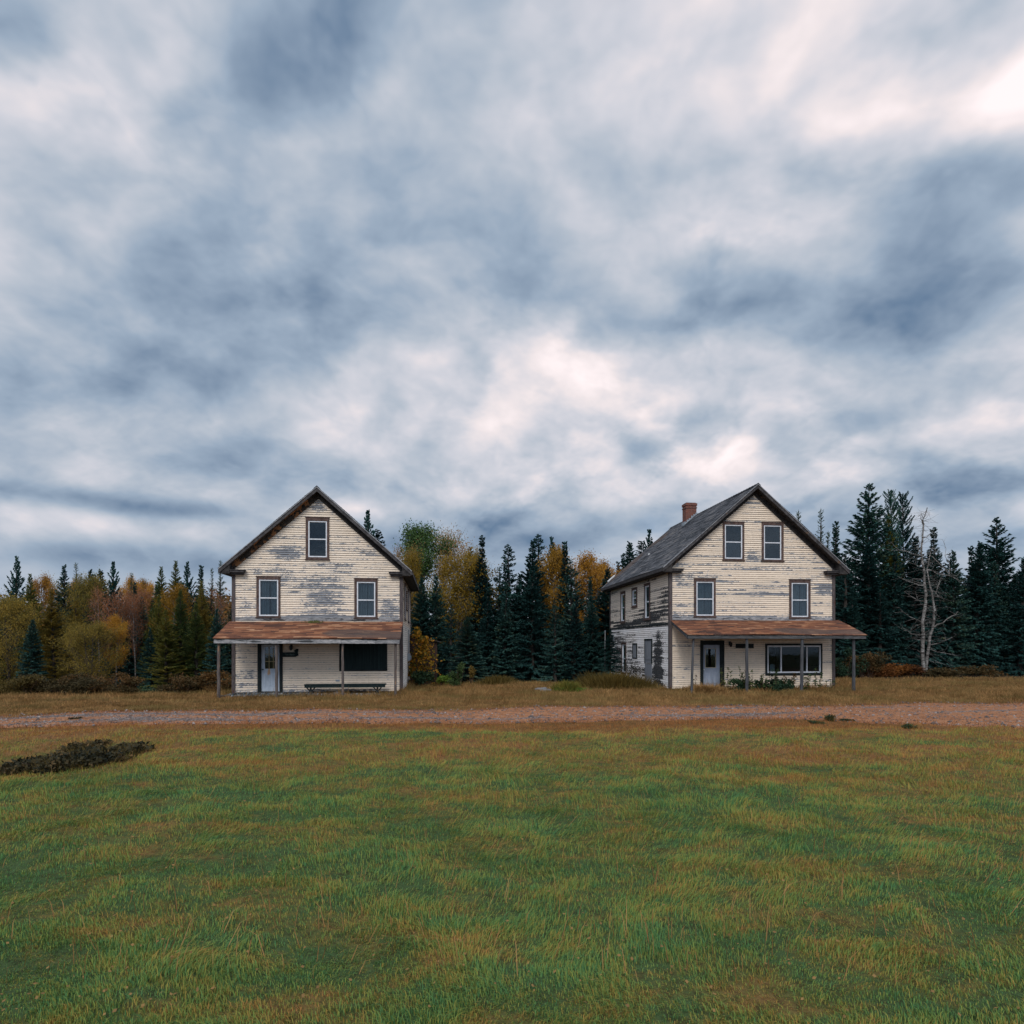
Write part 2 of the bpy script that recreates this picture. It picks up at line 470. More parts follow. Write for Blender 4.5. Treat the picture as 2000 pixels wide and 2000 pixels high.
def house(O, W, D, z_eave, z_ridge, ov, e0, e1, label, cfg):
    root = empty('wooden_house', (O[0], O[1], 0), TH, label, 'house')
    uc = (e0 + e1) / 2; k = (z_ridge - z_eave) / (uc - e0)
    zr = lambda u: z_ridge - k * abs(u - uc)
    tv = .15                                     # roof slab, measured vertically
    fz = .44                                     # top of siding below the roof surface
    eL, eR = zr(0) - fz, zr(W) - fz
    vf, vb = -ov, D + ov
    # --- walls
    fh = [(c[0] + .03, c[2] - .03, c[1], c[3] - .02) for c in cfg['holes_front']]
    m = MB(frontmap)
    tz = lambda u: zr(u) - fz + .03
    left = lambda z: .02 if z < tz(0) else uc - (tz(uc) - z) / k
    right = lambda z: W - .02 if z < tz(W) else uc + (tz(uc) - z) / k
    clapboards(m, 0, W, .06, zr(uc) - fz, left, right, fh, seed=cfg['seed'])
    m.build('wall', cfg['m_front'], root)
    zt = zr(0) - .20
    m = MB(lambda a, n, z: (-n, a, z))
    clapboards(m, .02, D - .02, .06, zt, None, None, [(c[0] + .03, c[2] - .03, c[1], c[3] - .02) for c in cfg['holes_left']], seed=cfg['seed'] + 1)
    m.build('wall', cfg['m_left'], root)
    m = MB(lambda a, n, z: (W + n, a, z))
    clapboards(m, .02, D - .02, .06, zt, None, None, [(c[0] + .03, c[2] - .03, c[1], c[3] - .02) for c in cfg['holes_right']], seed=cfg['seed'] + 2)
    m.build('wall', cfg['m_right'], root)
    m = MB(lambda a, n, z: (a, D + n, z))
    clapboards(m, 0, W, .06, zr(uc) - fz, left, right, (), seed=cfg['seed'] + 3)
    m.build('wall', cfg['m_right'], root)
    # --- corner boards
    cw = .14; zc = zr(0) - .3
    for (u0, u1, s0, s1) in ((-.040, cw - .03, -.040, .001), (W - cw + .03, W + .040, W - .001, W + .040)):
        for (f0, f1, g0, g1) in ((-.046, 0, 0, .13), (D, D + .046, D - .13, D)):
            m = MB(); m.box(u0, u1, f0, f1, 0, zc, .4); m.box(s0, s1, g0, g1, 0, zc, .6)
            m.build('corner_board', MT['corner'], root)
    # --- trim between the storeys
    m = MB(); zb = cfg['belt']
    m.box(.11, W - .11, -.035, 0, zb - .02, zb + .13)
    m.build('belt_board', cfg['m_belt'], root)
    # --- foundation and floors
    m = MB(); m.box(.02, W - .02, .01, D - .01, -.5, .062)
    m.build('foundation', MT['stone'], root)
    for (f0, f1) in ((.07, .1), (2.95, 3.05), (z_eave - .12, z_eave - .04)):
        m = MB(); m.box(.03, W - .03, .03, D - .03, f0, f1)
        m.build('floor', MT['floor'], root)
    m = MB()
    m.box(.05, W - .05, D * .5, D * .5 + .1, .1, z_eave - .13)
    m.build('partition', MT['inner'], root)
    # --- roof
    sl = math.hypot(uc - e0, z_ridge - z_eave)
    du, dz = (uc - e0) / sl, (z_ridge - z_eave) / sl
    m = MB()
    roof_slope(m, lambda a, s, n: (e0 - .02 + s * du - n * dz, a, z_eave - .02 + s * dz + n * du), vf - .03, vb + .03, sl + .02, seed=cfg['seed'] + 5)
    roof_slope(m, lambda a, s, n: (e1 + .02 - s * du + n * dz, a, z_eave - .02 + s * dz + n * du), vf - .03, vb + .03, sl + .02, seed=cfg['seed'] + 6)
    # ridge caps
    v = vf - .03
    while v < vb + .03:
        m.quad([(uc - .14, v, z_ridge - .14 * k + .035), (uc, v, z_ridge + .042), (uc, v + .3, z_ridge + .022), (uc - .14, v + .3, z_ridge - .14 * k + .02)], random.random())
        m.quad([(uc + .14, v, z_ridge - .14 * k + .035), (uc, v, z_ridge + .042), (uc, v + .3, z_ridge + .022), (uc + .14, v + .3, z_ridge - .14 * k + .02)], random.random())
        v += .28
    # deck under the shingles
    for sgn, e in ((1, e0), (-1, e1)):
        m.quad([(e, vf, z_eave - .05), (e, vb, z_eave - .05), (uc, vb, z_ridge - .05), (uc, vf, z_ridge - .05)], .2)
    roof = m.build('roof', MT['roof'], root)
    # --- rake fascia with thin grey strip on top
    for (v0, v1, lab) in ((vf, vf + .035, 0), (vb - .035, vb, 1)):
        for e in (e0, e1):
            m = MB(); m2 = MB()
            def q(u0, z0, u1, z1, h0, h1, va, vbb, mm):
                mm.hexa([(u0, va, z0 - h1), (u1, va, z1 - h1), (u1, vbb, z1 - h1), (u0, vbb, z0 - h1),
                         (u0, va, z0 - h0), (u1, va, z1 - h0), (u1, vbb, z1 - h0), (u0, vbb, z0 - h0)], random.random())
            q(e, z_eave, uc, z_ridge, .03, .215, v0, v1, m)
            q(e, z_eave, uc, z_ridge, .004, .05, v0 - .03, v1 + .03, m2)
            m.build('rake_board', MT['rake'], root)
            m2.build('edge_strip', MT['drip'], root)
    # --- soffit under both rakes, frieze on the gables
    for e, mt in ((e0, cfg['soffit_l']), (e1, cfg['soffit_r'])):
        m = MB(); sg = 1 if e == e0 else -1
        N = 12
        for (va, vb_) in ((vf + .036, -.001), (D + .001, vb - .036)):
            m = MB()
            for i in range(N):
                ua = e + (uc - e) * i / N; ub = e + (uc - e) * (i + 1) / N
                za = zr(ua) - .17; zb_ = zr(ub) - .17
                m.hexa([(ua, va, za - .02), (ub, va, zb_ - .02), (ub, vb_, zb_ - .02), (ua, vb_, za - .02),
                        (ua, va, za), (ub, va, zb_), (ub, vb_, zb_), (ua, vb_, za)], random.random())
            m.build('soffit', mt, root)
        for (va, vb_) in ((-.050, -.002), (D + .002, D + .050)):
            m = MB()
            u0 = 0 if sg > 0 else W
            z0 = zr(u0)
            m.hexa([(u0, va, z0 - fz - .02), (uc, va, z_ridge - fz - .02), (uc, vb_, z_ridge - fz - .02), (u0, vb_, z0 - fz - .02),
                    (u0, va, z0 - .19), (uc, va, z_ridge - .19), (uc, vb_, z_ridge - .19), (u0, vb_, z0 - .19)], random.random())
            m.build('frieze', mt, root)
    # --- boxed eaves along both sides, with returns on the gable
    for e, wl in ((e0, 0), (e1, W)):
        m = MB()
        sg = 1 if e == e0 else -1
        prof = [(e + sg * .01, z_eave - .04), (e + sg * .01, z_eave - .20), (e + sg * .10, z_eave - .24), (wl - sg * .03, z_eave - .24 + .02), (wl - sg * .03, zr(wl) - .2)]
        m.prism(None, [(u, vf + .04, z) for u, z in prof], [(u, vb - .04, z) for u, z in prof], .4)
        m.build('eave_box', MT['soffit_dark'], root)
        m = MB()
        u0, u1 = (e + sg * .12, wl + sg * .56)
        lo, hi = min(u0, u1), max(u0, u1)
        zt2 = z_eave - .06
        for (va, vb_) in ((-.34, -.052), (D + .052, D + .34)):
            m = MB()
            m.box(lo, hi, va, vb_, zt2 - .10, zt2 - .02)
            m.box(lo - .03, hi + .03, va - .03, vb_, zt2 - .02, zt2 + .015)
            m.box(lo + .05, hi - .06, va + .10, vb_, zt2 - .19, zt2 - .10)
            m.build('eave_return', MT['rake'], root)
        m = MB(); m.box(min(e, e - sg * .03), max(e, e - sg * .03), vf + .04, vb - .04, z_eave - .19, z_eave - .04)
        m.build('eave_fascia', MT['rake'], root)
    return root, zr, uc, k


def porch(root, u0, u1, vfr, zw, ze, posts, post_mat, beam_h, seed, beam_mat='beam'):
    """shed roof over the front: posts = (u, v, foot z, lean, radius)"""
    m = MB(); L = math.hypot(vfr, zw - ze); dv, dz = -vfr / L, (zw - ze) / L
    roof_slope(m, lambda a, s, n: (a, vfr - .05 + s * dv - n * dz, ze - .015 + s * dz + n * dv), u0 - .03, u1 + .03, L + .05, tabs=.34, exp=.125, seed=seed, wave=.028)
    m.quad([(u0, vfr, ze - .03), (u1, vfr, ze - .03), (u1, -.03, zw - .03), (u0, -.03, zw - .03)], .2)
    pr = m.build('porch_roof', MT['porchroof'], root)
    m = MB(); rg = random.Random(seed)
    # fascia in several lengths, slightly out of line
    x = u0
    while x < u1 - .01:
        w = min(rg.uniform(1.1, 2.4), u1 - x)
        if u1 - x - w < .4: w = u1 - x
        dzz = rg.uniform(-.008, .008)
        m.box(x + .004, x + w - .004, vfr + rg.uniform(-.004, .004), vfr + .03, ze - beam_h + dzz, ze - .045 + dzz * .3)
        x += w
    m.build('porch_fascia', MT[beam_mat], pr)
    for u in (u0, u1):
        m = MB()
        a, b = (u - .002, u + .03) if u == u0 else (u - .03, u + .002)
        m.hexa([(a, vfr + .032, ze - .20), (b, vfr + .032, ze - .20), (b, -.03, zw - .17), (a, -.03, zw - .17),
                (a, vfr + .032, ze - .03), (b, vfr + .032, ze - .03), (b, -.03, zw - .03), (a, -.03, zw - .03)], .4)
        m.build('porch_end_board', MT['post_dark'], pr)
    m = MB()
    m.box(u0 + .06, u1 - .06, vfr + .14, vfr + .26, ze - beam_h - .01, ze - .06, .3)
    n = int((u1 - u0) / .6)
    for i in range(n + 1):                        # rafters
        u = u0 + .08 + (u1 - u0 - .16) * i / n
        m.hexa([(u - .02, vfr + .04, ze - .17), (u + .02, vfr + .04, ze - .17), (u + .02, -.03, zw - .16), (u - .02, -.03, zw - .16),
                (u - .02, vfr + .04, ze - .06), (u + .02, vfr + .04, ze - .06), (u + .02, -.03, zw - .05), (u - .02, -.03, zw - .05)], .3)
    m.build('porch_beam', MT['ceil'], pr)
    for (u, v, zf, lean, r) in posts:
        rg2 = random.Random(int(u * 100) + seed)
        top = ze - beam_h - .005
        pts = []; rad = []
        for i in range(9):
            t = i / 8
            pts.append((u + lean * t + rg2.uniform(-.008, .008), v + rg2.uniform(-.006, .006), zf - .15 + (top - zf + .15) * t))
            rad.append(r * (1.06 - .14 * t) * rg2.uniform(.94, 1.05))
        m = MB(); m.tube(pts, rad, 8, rg2.random())
        m.build('porch_post', post_mat, root, True)
    return pr


# ---------- left house
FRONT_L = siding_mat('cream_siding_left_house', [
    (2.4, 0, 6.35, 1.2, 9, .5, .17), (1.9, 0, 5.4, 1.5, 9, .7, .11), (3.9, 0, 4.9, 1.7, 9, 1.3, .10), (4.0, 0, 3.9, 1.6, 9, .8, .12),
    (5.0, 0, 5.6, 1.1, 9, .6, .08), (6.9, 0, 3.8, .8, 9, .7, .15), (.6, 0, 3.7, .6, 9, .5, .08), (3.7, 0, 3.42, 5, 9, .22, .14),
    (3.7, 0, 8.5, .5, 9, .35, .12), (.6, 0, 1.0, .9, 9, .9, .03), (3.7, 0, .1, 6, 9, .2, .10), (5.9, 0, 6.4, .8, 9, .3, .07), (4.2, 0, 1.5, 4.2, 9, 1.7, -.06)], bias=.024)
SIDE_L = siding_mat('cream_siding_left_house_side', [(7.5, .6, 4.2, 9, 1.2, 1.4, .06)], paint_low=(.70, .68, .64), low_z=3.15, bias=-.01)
ll = []
winL = [((3.17, 6.10, 4.21, 7.97), (3.28, 6.18, 4.11, 7.83), 7.00, 'plain'),
        ((1.02, 3.46, 2.06, 5.27), (1.13, 3.50, 1.97, 5.14), 4.31, 'curtain'),
        ((5.33, 3.44, 6.37, 5.22), (5.44, 3.48, 6.27, 5.09), 4.25, 'curtain')]
sideL = [((1.6, 3.42, 2.45, 5.2), (1.7, 3.5, 2.35, 5.08), 4.3, 'screen'), ((3.3, 4.0, 3.95, 4.95), (3.38, 4.07, 3.87, 4.85), 4.46, 'screen'), ((5.0, 3.42, 5.85, 5.2), (5.1, 3.5, 5.75, 5.08), 4.3, 'screen')]
house_l, zrL, ucL, kL = house(LO, 7.48, 7.85, 5.58, 9.30, .42, -.48, 7.95,
    'smaller cream clapboard house with a single gable window and a glazed blue door', dict(
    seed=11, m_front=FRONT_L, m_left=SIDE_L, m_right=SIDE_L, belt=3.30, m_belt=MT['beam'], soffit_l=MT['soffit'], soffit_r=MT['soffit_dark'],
    holes_front=[w[0] for w in winL] + [(1.07, .0, 2.16, 2.62), (4.66, 1.0, 6.81, 2.52)],
    holes_left=[], holes_right=[w[0] for w in sideL]))
for i, (c, f, z, kd) in enumerate(winL): window(house_l, frontmap, c, f, z, kd, seed=i + 3)
for i, (c, f, z, kd) in enumerate(sideL): window(house_l, lambda a, n, z: (7.48 + n, a, z), c, f, z, kd, seed=i + 9)
porch(house_l, -.12, 7.50, -2.05, 3.26, 2.47, [(.02, -1.86, .0, .0, .066), (2.37, -1.9, -.05, -.02, .062), (5.09, -1.88, .0, .0, .056), (7.31, -1.82, .03, .0, .055)], MT['post'], .21, 21)
# moss tuft on the porch roof
m = MB(); rg = random.Random(5)
for i in range(140):
    u = rg.gauss(3.55, .16); v = rg.uniform(-.30, -.06); z = 3.26 + v * .385 + .02
    a = rg.uniform(0, 6.28); h = rg.uniform(.03, .10)
    m.quad([(u - .02 * math.cos(a), v - .02 * math.sin(a), z), (u + .02 * math.cos(a), v + .02 * math.sin(a), z), (u + rg.uniform(-.04, .04), v, z + h)], rg.random())
g = G('roof_moss'); moss_mat = g.done(g.mix(g.attr('rnd'), (.05, .075, .02), (.13, .12, .04)), .9)
tag(m.build('roof_moss', moss_mat, house_l), kind='stuff')


def door_left(root):
    a0, a1, zt = 1.07, 2.16, 2.5
    m = MB(frontmap)
    m.box(a0, a0 + .10, -.1, .05, .02, zt); m.box(a1 - .09, a1, -.1, .05, .02, zt); m.box(a0 + .10, a1 - .09, -.1, .05, 2.22, zt)
    m.box(a0 + .10, a0 + .15, -.1, .03, .06, 2.22); m.box(a1 - .14, a1 - .09, -.1, .03, .06, 2.22)
    fr = MB(frontmap)
    l0, l1 = a0 + .15, a1 - .14
    n0, n1 = -.07, -.03
    # leaf with an open light
    g0, g1, gz0, gz1 = l0 + .15, l1 - .10, 1.12, 2.10
    fr.box(l0, l1, n0, n1, .08, gz0); fr.box(l0, l1, n0, n1, gz1, 2.21); fr.box(l0, g0, n0, n1, gz0, gz1); fr.box(g1, l1, n0, n1, gz0, gz1)
    for (p0, p1) in ((l0 + .12, l0 + .36), (l1 - .36, l1 - .12)):     # two raised panels
        fr.box(p0, p1, n1, n1 + .012, .34, .90); fr.box(p0 + .035, p1 - .035, n1 + .012, n1 + .022, .375, .865)
    d = fr.build('door', MT['door_blue'], root)
    d['label'] = 'pale blue door stained brown with a nine light window'
    m.build('door_frame', MT['casing_dark'], d)
    m = MB(frontmap); m.box(g0, g1, -.055, -.05, gz0, gz1); m.build('pane', MT['glass'], d)
    m = MB(frontmap)
    for i in (1, 2):
        x = g0 + (g1 - g0) * i / 3; m.box(x - .011, x + .011, -.048, -.03, gz0, gz1)
        z = gz0 + (gz1 - gz0) * i / 3; m.box(g0, g1, -.047, -.031, z - .011, z + .011)
    m.build('muntin', MT['muntin'], d)
    m = MB(frontmap); m.box(l0 + .02, l0 + .10, -.03, -.005, 1.06, 1.11); m.tube([(l0 + .06, -.02, 1.08), (l0 + .06, .04, 1.08)], .022); m.build('handle', MT['iron'], d)
    m = MB(frontmap); m.box(a0 + .02, a1 - .02, -.08, .10, .0, .06); m.build('threshold', MT['post_dark'], d)
    m = MB(frontmap); m.box(l0 - .02, l1 + .02, -.6, -.59, .1, 2.3); m.build('inner_sheet', MT['floor'], d)  # flat dark sheet upright behind the door pane


door_left(house_l)
# dark board over the shop window
m = MB(frontmap)
m.box(4.66, 4.75, -.03, .05, 1.0, 2.5); m.box(6.73, 6.81, -.03, .05, 1.0, 2.5); m.box(4.75, 6.73, -.03, .05, 1.0, 1.07); m.box(4.75, 6.73, -.03, .05, 2.43, 2.5)
w = m.build('window', MT['casing_dark'], house_l); w['label'] = 'wide shop window closed with dark boards'
m = MB(frontmap); rg = random.Random(3); x = 4.75
while x < 6.72:
    b = min(x + .165, 6.73); m.box(x + .002, b - .002, -.02, .02 + rg.uniform(0, .006), 1.07, 2.43, rg.random()); x += .165
m.build('board_panel', MT['board_dark'], w)
# small vent plate low on the wall, and the meter on the side wall
m = MB(frontmap); m.box(4.50, 4.67, .01, .05, .53, .61); m.box(4.52, 4.65, .05, .055, .545, .595); m.build('wall_outlet', MT['metal'], house_l)
m = MB(lambda a, n, z: (7.48 + n, a, z)); m.box(4.4, 4.75, .02, .16, 1.35, 1.75); m.box(4.48, 4.68, .16, .22, 1.42, 1.62); m.tube([(4.57, .08, 1.75), (4.57, .08, 3.0)], .025)
m.build('meter_box', MT['metal'], house_l)

# ---------- right house
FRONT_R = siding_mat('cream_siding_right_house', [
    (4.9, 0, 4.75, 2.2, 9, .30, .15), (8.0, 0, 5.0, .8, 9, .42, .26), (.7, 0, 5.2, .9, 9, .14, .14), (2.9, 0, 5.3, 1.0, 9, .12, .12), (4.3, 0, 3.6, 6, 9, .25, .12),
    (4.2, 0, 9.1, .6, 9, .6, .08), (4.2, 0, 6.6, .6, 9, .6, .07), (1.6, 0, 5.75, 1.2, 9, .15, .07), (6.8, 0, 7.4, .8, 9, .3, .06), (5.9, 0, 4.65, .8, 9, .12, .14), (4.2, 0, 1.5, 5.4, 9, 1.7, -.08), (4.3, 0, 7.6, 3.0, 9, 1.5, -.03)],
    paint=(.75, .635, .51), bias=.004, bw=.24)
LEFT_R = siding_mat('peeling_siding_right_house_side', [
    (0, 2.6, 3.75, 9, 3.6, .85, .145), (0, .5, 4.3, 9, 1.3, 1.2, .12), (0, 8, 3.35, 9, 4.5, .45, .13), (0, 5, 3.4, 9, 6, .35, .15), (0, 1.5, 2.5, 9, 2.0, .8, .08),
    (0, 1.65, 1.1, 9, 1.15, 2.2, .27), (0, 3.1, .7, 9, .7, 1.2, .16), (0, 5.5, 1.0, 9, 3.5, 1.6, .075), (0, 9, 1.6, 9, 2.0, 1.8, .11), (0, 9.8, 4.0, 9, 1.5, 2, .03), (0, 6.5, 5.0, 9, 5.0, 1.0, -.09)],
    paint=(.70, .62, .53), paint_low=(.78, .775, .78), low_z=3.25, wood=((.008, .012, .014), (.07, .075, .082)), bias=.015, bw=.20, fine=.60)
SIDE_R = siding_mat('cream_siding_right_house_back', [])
winR = [((2.68, 6.37, 3.78, 8.22), (2.78, 6.42, 3.68, 8.09), 7.24, 'screen'), ((4.69, 6.35, 5.83, 8.24), (4.80, 6.41, 5.71, 8.10), 7.24, 'plain'),
        ((1.21, 3.58, 2.31, 5.41), (1.33, 3.62, 2.21, 5.28), 4.43, 'curtain'), ((6.13, 3.55, 7.25, 5.41), (6.25, 3.58, 7.13, 5.28), 4.42, 'curtain')]
leftR = [((7.29, 3.56, 8.25, 5.40), (7.41, 3.64, 8.13, 5.28), 4.45, 'screen'), ((5.0, 4.36, 5.98, 5.42), (5.12, 4.45, 5.86, 5.32), 4.86, 'screen'), ((2.80, 3.56, 3.74, 5.48), (2.92, 3.64, 3.62, 5.36), 4.50, 'screen'),
         ((7.10, .46, 8.02, 2.32), (7.2, .52, 7.92, 2.22), 1.35, 'screen')]
lmap = lambda a, n, z: (-n, a, z)
house_r, zrR, ucR, kR = house(RO, 8.52, 10.65, 5.92, 10.03, .44, -.5, 9.06,
    'larger cream clapboard house with twin gable windows and a brick chimney on its roof', dict(
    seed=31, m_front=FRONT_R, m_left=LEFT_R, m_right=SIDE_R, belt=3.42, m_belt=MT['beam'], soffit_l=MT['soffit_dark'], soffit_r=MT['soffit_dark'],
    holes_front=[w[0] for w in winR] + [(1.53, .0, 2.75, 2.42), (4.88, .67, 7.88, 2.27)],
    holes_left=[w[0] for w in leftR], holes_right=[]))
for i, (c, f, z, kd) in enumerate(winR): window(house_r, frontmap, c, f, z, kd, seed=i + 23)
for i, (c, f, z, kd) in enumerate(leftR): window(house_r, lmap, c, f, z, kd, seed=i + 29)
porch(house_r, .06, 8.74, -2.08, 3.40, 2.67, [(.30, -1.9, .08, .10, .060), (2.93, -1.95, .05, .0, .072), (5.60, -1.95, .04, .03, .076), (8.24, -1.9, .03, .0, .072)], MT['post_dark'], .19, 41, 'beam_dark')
# shutter, blind opening and vent on the side wall
m = MB(lmap); m.box(2.45, 2.55, .02, .06, 1.2, 2.42); m.box(3.55, 3.65, .02, .06, 1.2, 2.42); m.box(2.45, 3.65, .02, .07, 2.42, 2.52)
sh = m.build('window', MT['casing_dark'], house_r); sh['label'] = 'side window closed by a grey board shutter'
m = MB(lmap)
for i in range(4): m.box(2.555 + i * .25, 2.795 + i * .25, .025, .05, 1.22, 2.415, .2 + .2 * i)
m.box(2.6, 3.5, .05, .065, 1.4, 1.48)
m.build('shutter', MT['shutter'], sh)
m = MB(lmap); m.box(2.5, 3.6, .02, .05, .1, 1.17, .2); m.build('patch_board', MT['shutter'], house_r)
m = MB(lmap); m.box(5.0, 5.08, .02, .06, 1.4, 2.27); m.box(5.72, 5.8, .02, .06, 1.4, 2.27); m.box(5.08, 5.72, .02, .06, 2.19, 2.27); m.box(5.08, 5.72, .02, .06, 1.4, 1.46)
v_ = m.build('window', MT['casing_dark'], house_r); v_['label'] = 'small boarded window low on the side wall'
m = MB(lmap); m.box(5.08, 5.40, .02, .04, 1.46, 2.19, .3); m.box(5.40, 5.72, .02, .042, 1.46, 2.19, .7); m.build('shutter', MT['shutter'], v_)
m = MB(lmap); m.box(9.7, 10.4, .02, .06, 2.45, 2.85)
for i in range(4): m.box(9.74, 10.36, .06, .075, 2.49 + i * .09, 2.53 + i * .09)
m.build('wall_vent', MT['shutter'], house_r)
m = MB(lmap); m.box(0.12, 10.53, .0, .05, 3.17, 3.27); m.build('belt_board', MT['casing_dark'], house_r)


def door_right(root):
    a0, a1, zt = 1.53, 2.75, 2.40
    m = MB(frontmap)
    m.box(a0, a0 + .15, -.1, .05, .05, zt); m.box(a1 - .20, a1, -.1, .05, .05, zt); m.box(a0 + .15, a1 - .20, -.1, .05, 2.20, zt)
    l0, l1 = a0 + .15, a1 - .20; n0, n1 = -.07, -.03
    g0, g1, gz0, gz1 = 1.79, 2.36, 1.06, 2.02
    fr = MB(frontmap)
    fr.box(l0, l1, n0, n1, .12, gz0); fr.box(l0, l1, n0, n1, gz1, 2.19); fr.box(l0, g0, n0, n1, gz0, gz1); fr.box(g1, l1, n0, n1, gz0, gz1)
    for (p0, p1) in ((l0 + .12, l0 + .38), (l1 - .38, l1 - .12)):
        fr.box(p0, p1, n1, n1 + .012, .30, .86); fr.box(p0 + .035, p1 - .035, n1 + .012, n1 + .022, .335, .825)
    d = fr.build('door', MT['door_grey'], root); d['label'] = 'pale grey door with one large window'
    m.build('door_frame', MT['casing_dark'], d)
    m = MB(frontmap)
    for b in ((g0, g0 + .03, gz0, gz1), (g1 - .03, g1, gz0, gz1)): m.box(b[0], b[1], -.04, -.015, b[2], b[3])
    m.box(g0 + .03, g1 - .03, -.04, -.015, gz0, gz0 + .03); m.box(g0 + .03, g1 - .03, -.04, -.015, gz1 - .03, gz1)
    m.build('glazing_bead', MT['muntin_dim'], d)
    m = MB(frontmap); m.box(g0 + .03, g1 - .03, -.055, -.05, gz0 + .03, gz1 - .03); m.build('pane', MT['glass'], d)
    m = MB(frontmap); m.tube([(l0 + .05, -.03, .98), (l0 + .05, .03, .98)], .03); m.build('handle', MT['white_metal'], d)
    m = MB(frontmap); m.box(a0 + .02, a1 - .02, -.08, .10, .03, .11); m.build('threshold', MT['post_dark'], d)


door_right(house_r)
# picture window
m = MB(frontmap); c = (4.88, .68, 7.88, 2.26); f = (4.98, .80, 7.80, 2.16)
m.box(c[0], f[0], -.05, .045, c[1], c[3]); m.box(f[2], c[2], -.05, .045, c[1], c[3]); m.box(f[0], f[2], -.05, .045, f[3], c[3]); m.box(f[0], f[2], -.05, .045, c[1], f[1])
pw = m.build('window', MT['casing_dark'], house_r); pw['label'] = 'wide three pane shop window in a white frame'
m = MB(frontmap); t = .07
m.box(f[0], f[0] + t, -.04, .03, f[1], f[3]); m.box(f[2] - t, f[2], -.04, .03, f[1], f[3]); m.box(f[0] + t, f[2] - t, -.04, .029, f[3] - t, f[3]); m.box(f[0] + t, f[2] - t, -.04, .029, f[1], f[1] + t)
for x in (5.71, 7.07): m.box(x - .03, x + .03, -.035, .027, f[1] + t, f[3] - t)
m.build('sash', MT['vinyl'], pw)
for (a, b) in ((f[0] + t, 5.68), (5.74, 7.04), (7.10, f[2] - t)):
    m = MB(frontmap); m.box(a, b, -.02, -.014, f[1] + t, f[3] - t); m.build('pane', MT['glass_dim'], pw)
# chimney with corbelled cap, flue and flashing
m = MB(); a0, a1, b0, b1 = ucR - .62, ucR + .04, 7.0, 7.55
m.box(a0, a1, b0, b1, 8.9, 10.60); m.box(a0 - .03, a1 + .03, b0 - .03, b1 + .03, 10.44, 10.50); m.box(a0 - .035, a1 + .035, b0 - .035, b1 + .035, 10.60, 10.74)
m.box(a0 + .02, a1 - .02, b0 + .02, b1 - .02, 10.74, 10.78)
ch = m.build('chimney', MT['brick'], house_r)
m = MB()
for i in range(7):
    u = a0 - .12 + i * .14; zz = zrR(u + .07)
    m.box(u, u + .135, b0 - .05, b0 - .032, zz - .1, zz + .13 + .03 * (i % 2))
m.box(a0 - .05, a0 - .032, b0 - .03, b1 + .03, zrR(a0) - .1, zrR(a0) + .14)
m.hexa([(a0 - .22, b0 - .2, zrR(a0 - .22) + .03), (ucR, b0 - .2, zrR(ucR) + .03), (ucR, b0 - .05, zrR(ucR) + .03), (a0 - .22, b0 - .05, zrR(a0 - .22) + .03),
        (a0 - .22, b0 - .2, zrR(a0 - .22) + .05), (ucR, b0 - .2, zrR(ucR) + .05), (ucR, b0 - .05, zrR(ucR) + .05), (a0 - .22, b0 - .05, zrR(a0 - .22) + .05)])
m.build('flashing', MT['metal'], ch)
m = MB(); m.tube([(1.5, 7.4, 7.1), (1.5, 7.4, 7.72)], .06, 9); m.tube([(1.5, 7.4, 7.22), (1.5, 7.4, 7.27)], .12, 9)
m.build('vent_pipe', MT['white_metal'], house_r)
m = MB(); m.tube([(-.2, 10.6, 6.3), (.35, 10.9, 6.75)], .05, 6); m.build('roof_patch', MT['white_metal'], house_r)
house_roots = (house_l, house_r)


def onh(O, u, v, z=0.0):
    """a point in a house's frame, in the world"""
    return (O[0] + CT * u - ST * v, O[1] + ST * u + CT * v, z)


# ------------------------------------------------------------------ things on and by the houses
b = empty('wooden_bench', onh(LO, 5.0, -.55, 0), TH, 'long dark plank bench on bracket legs against the cream wall', 'bench')
m = MB(); m.box(-1.76, 1.80, -.20, .02, .40, .445, .3); m.box(-1.76, 1.80, .03, .22, .40, .445, .6); m.box(-1.74, 1.78, -.18, -.15, .29, .40, .4)
m.build('seat', MT['board_dark'], b)
for x in (-1.5, 1.42):
    m = MB(); m.box(x - .04, x + .04, -.04, .04, -.05, .40); m.bar((x, 0, .08), (x - .26, 0, .39), .05); m.bar((x, 0, .08), (x + .26, 0, .39), .05); m.box(x - .03, x + .03, -.2, .2, .36, .398)
    m.build('leg', MT['iron'], b)

b = empty('wall_sign', onh(LO, 2.5, -.03, 1.82), TH, 'small dark sign with faded lettering on the wall beside the blue door', 'sign')
m = MB(frontmap)
P = [(-.33, -.17), (.22, -.17), (.30, -.12), (.36, -.10), (.33, .0), (.35, .20), (.28, .20), (.14, .10), (.22, .05), (-.33, .04)]
m.prism(None, [(x, .0, z) for x, z in P], [(x, .035, z) for x, z in P], .5)
m.build('sign_board', MT['board_dark'], b)
cu = bpy.data.curves.new('lettering', 'FONT'); cu.body = 'Tait Barn'; cu.size = .115; cu.extrude = .002; cu.align_x = 'CENTER'; cu.materials.append(MT['letter'])
t0 = bpy.data.objects.new('lettering', cu); C.objects.link(t0)
bpy.context.view_layer.update()
me = bpy.data.meshes.new_from_object(t0.evaluated_get(bpy.context.evaluated_depsgraph_get())); me.name = 'lettering'
bpy.data.objects.remove(t0)
t = link('lettering', me, b); t.location = (-.03, -.039, -.10); t.rotation_euler = (R_(90), 0, 0)

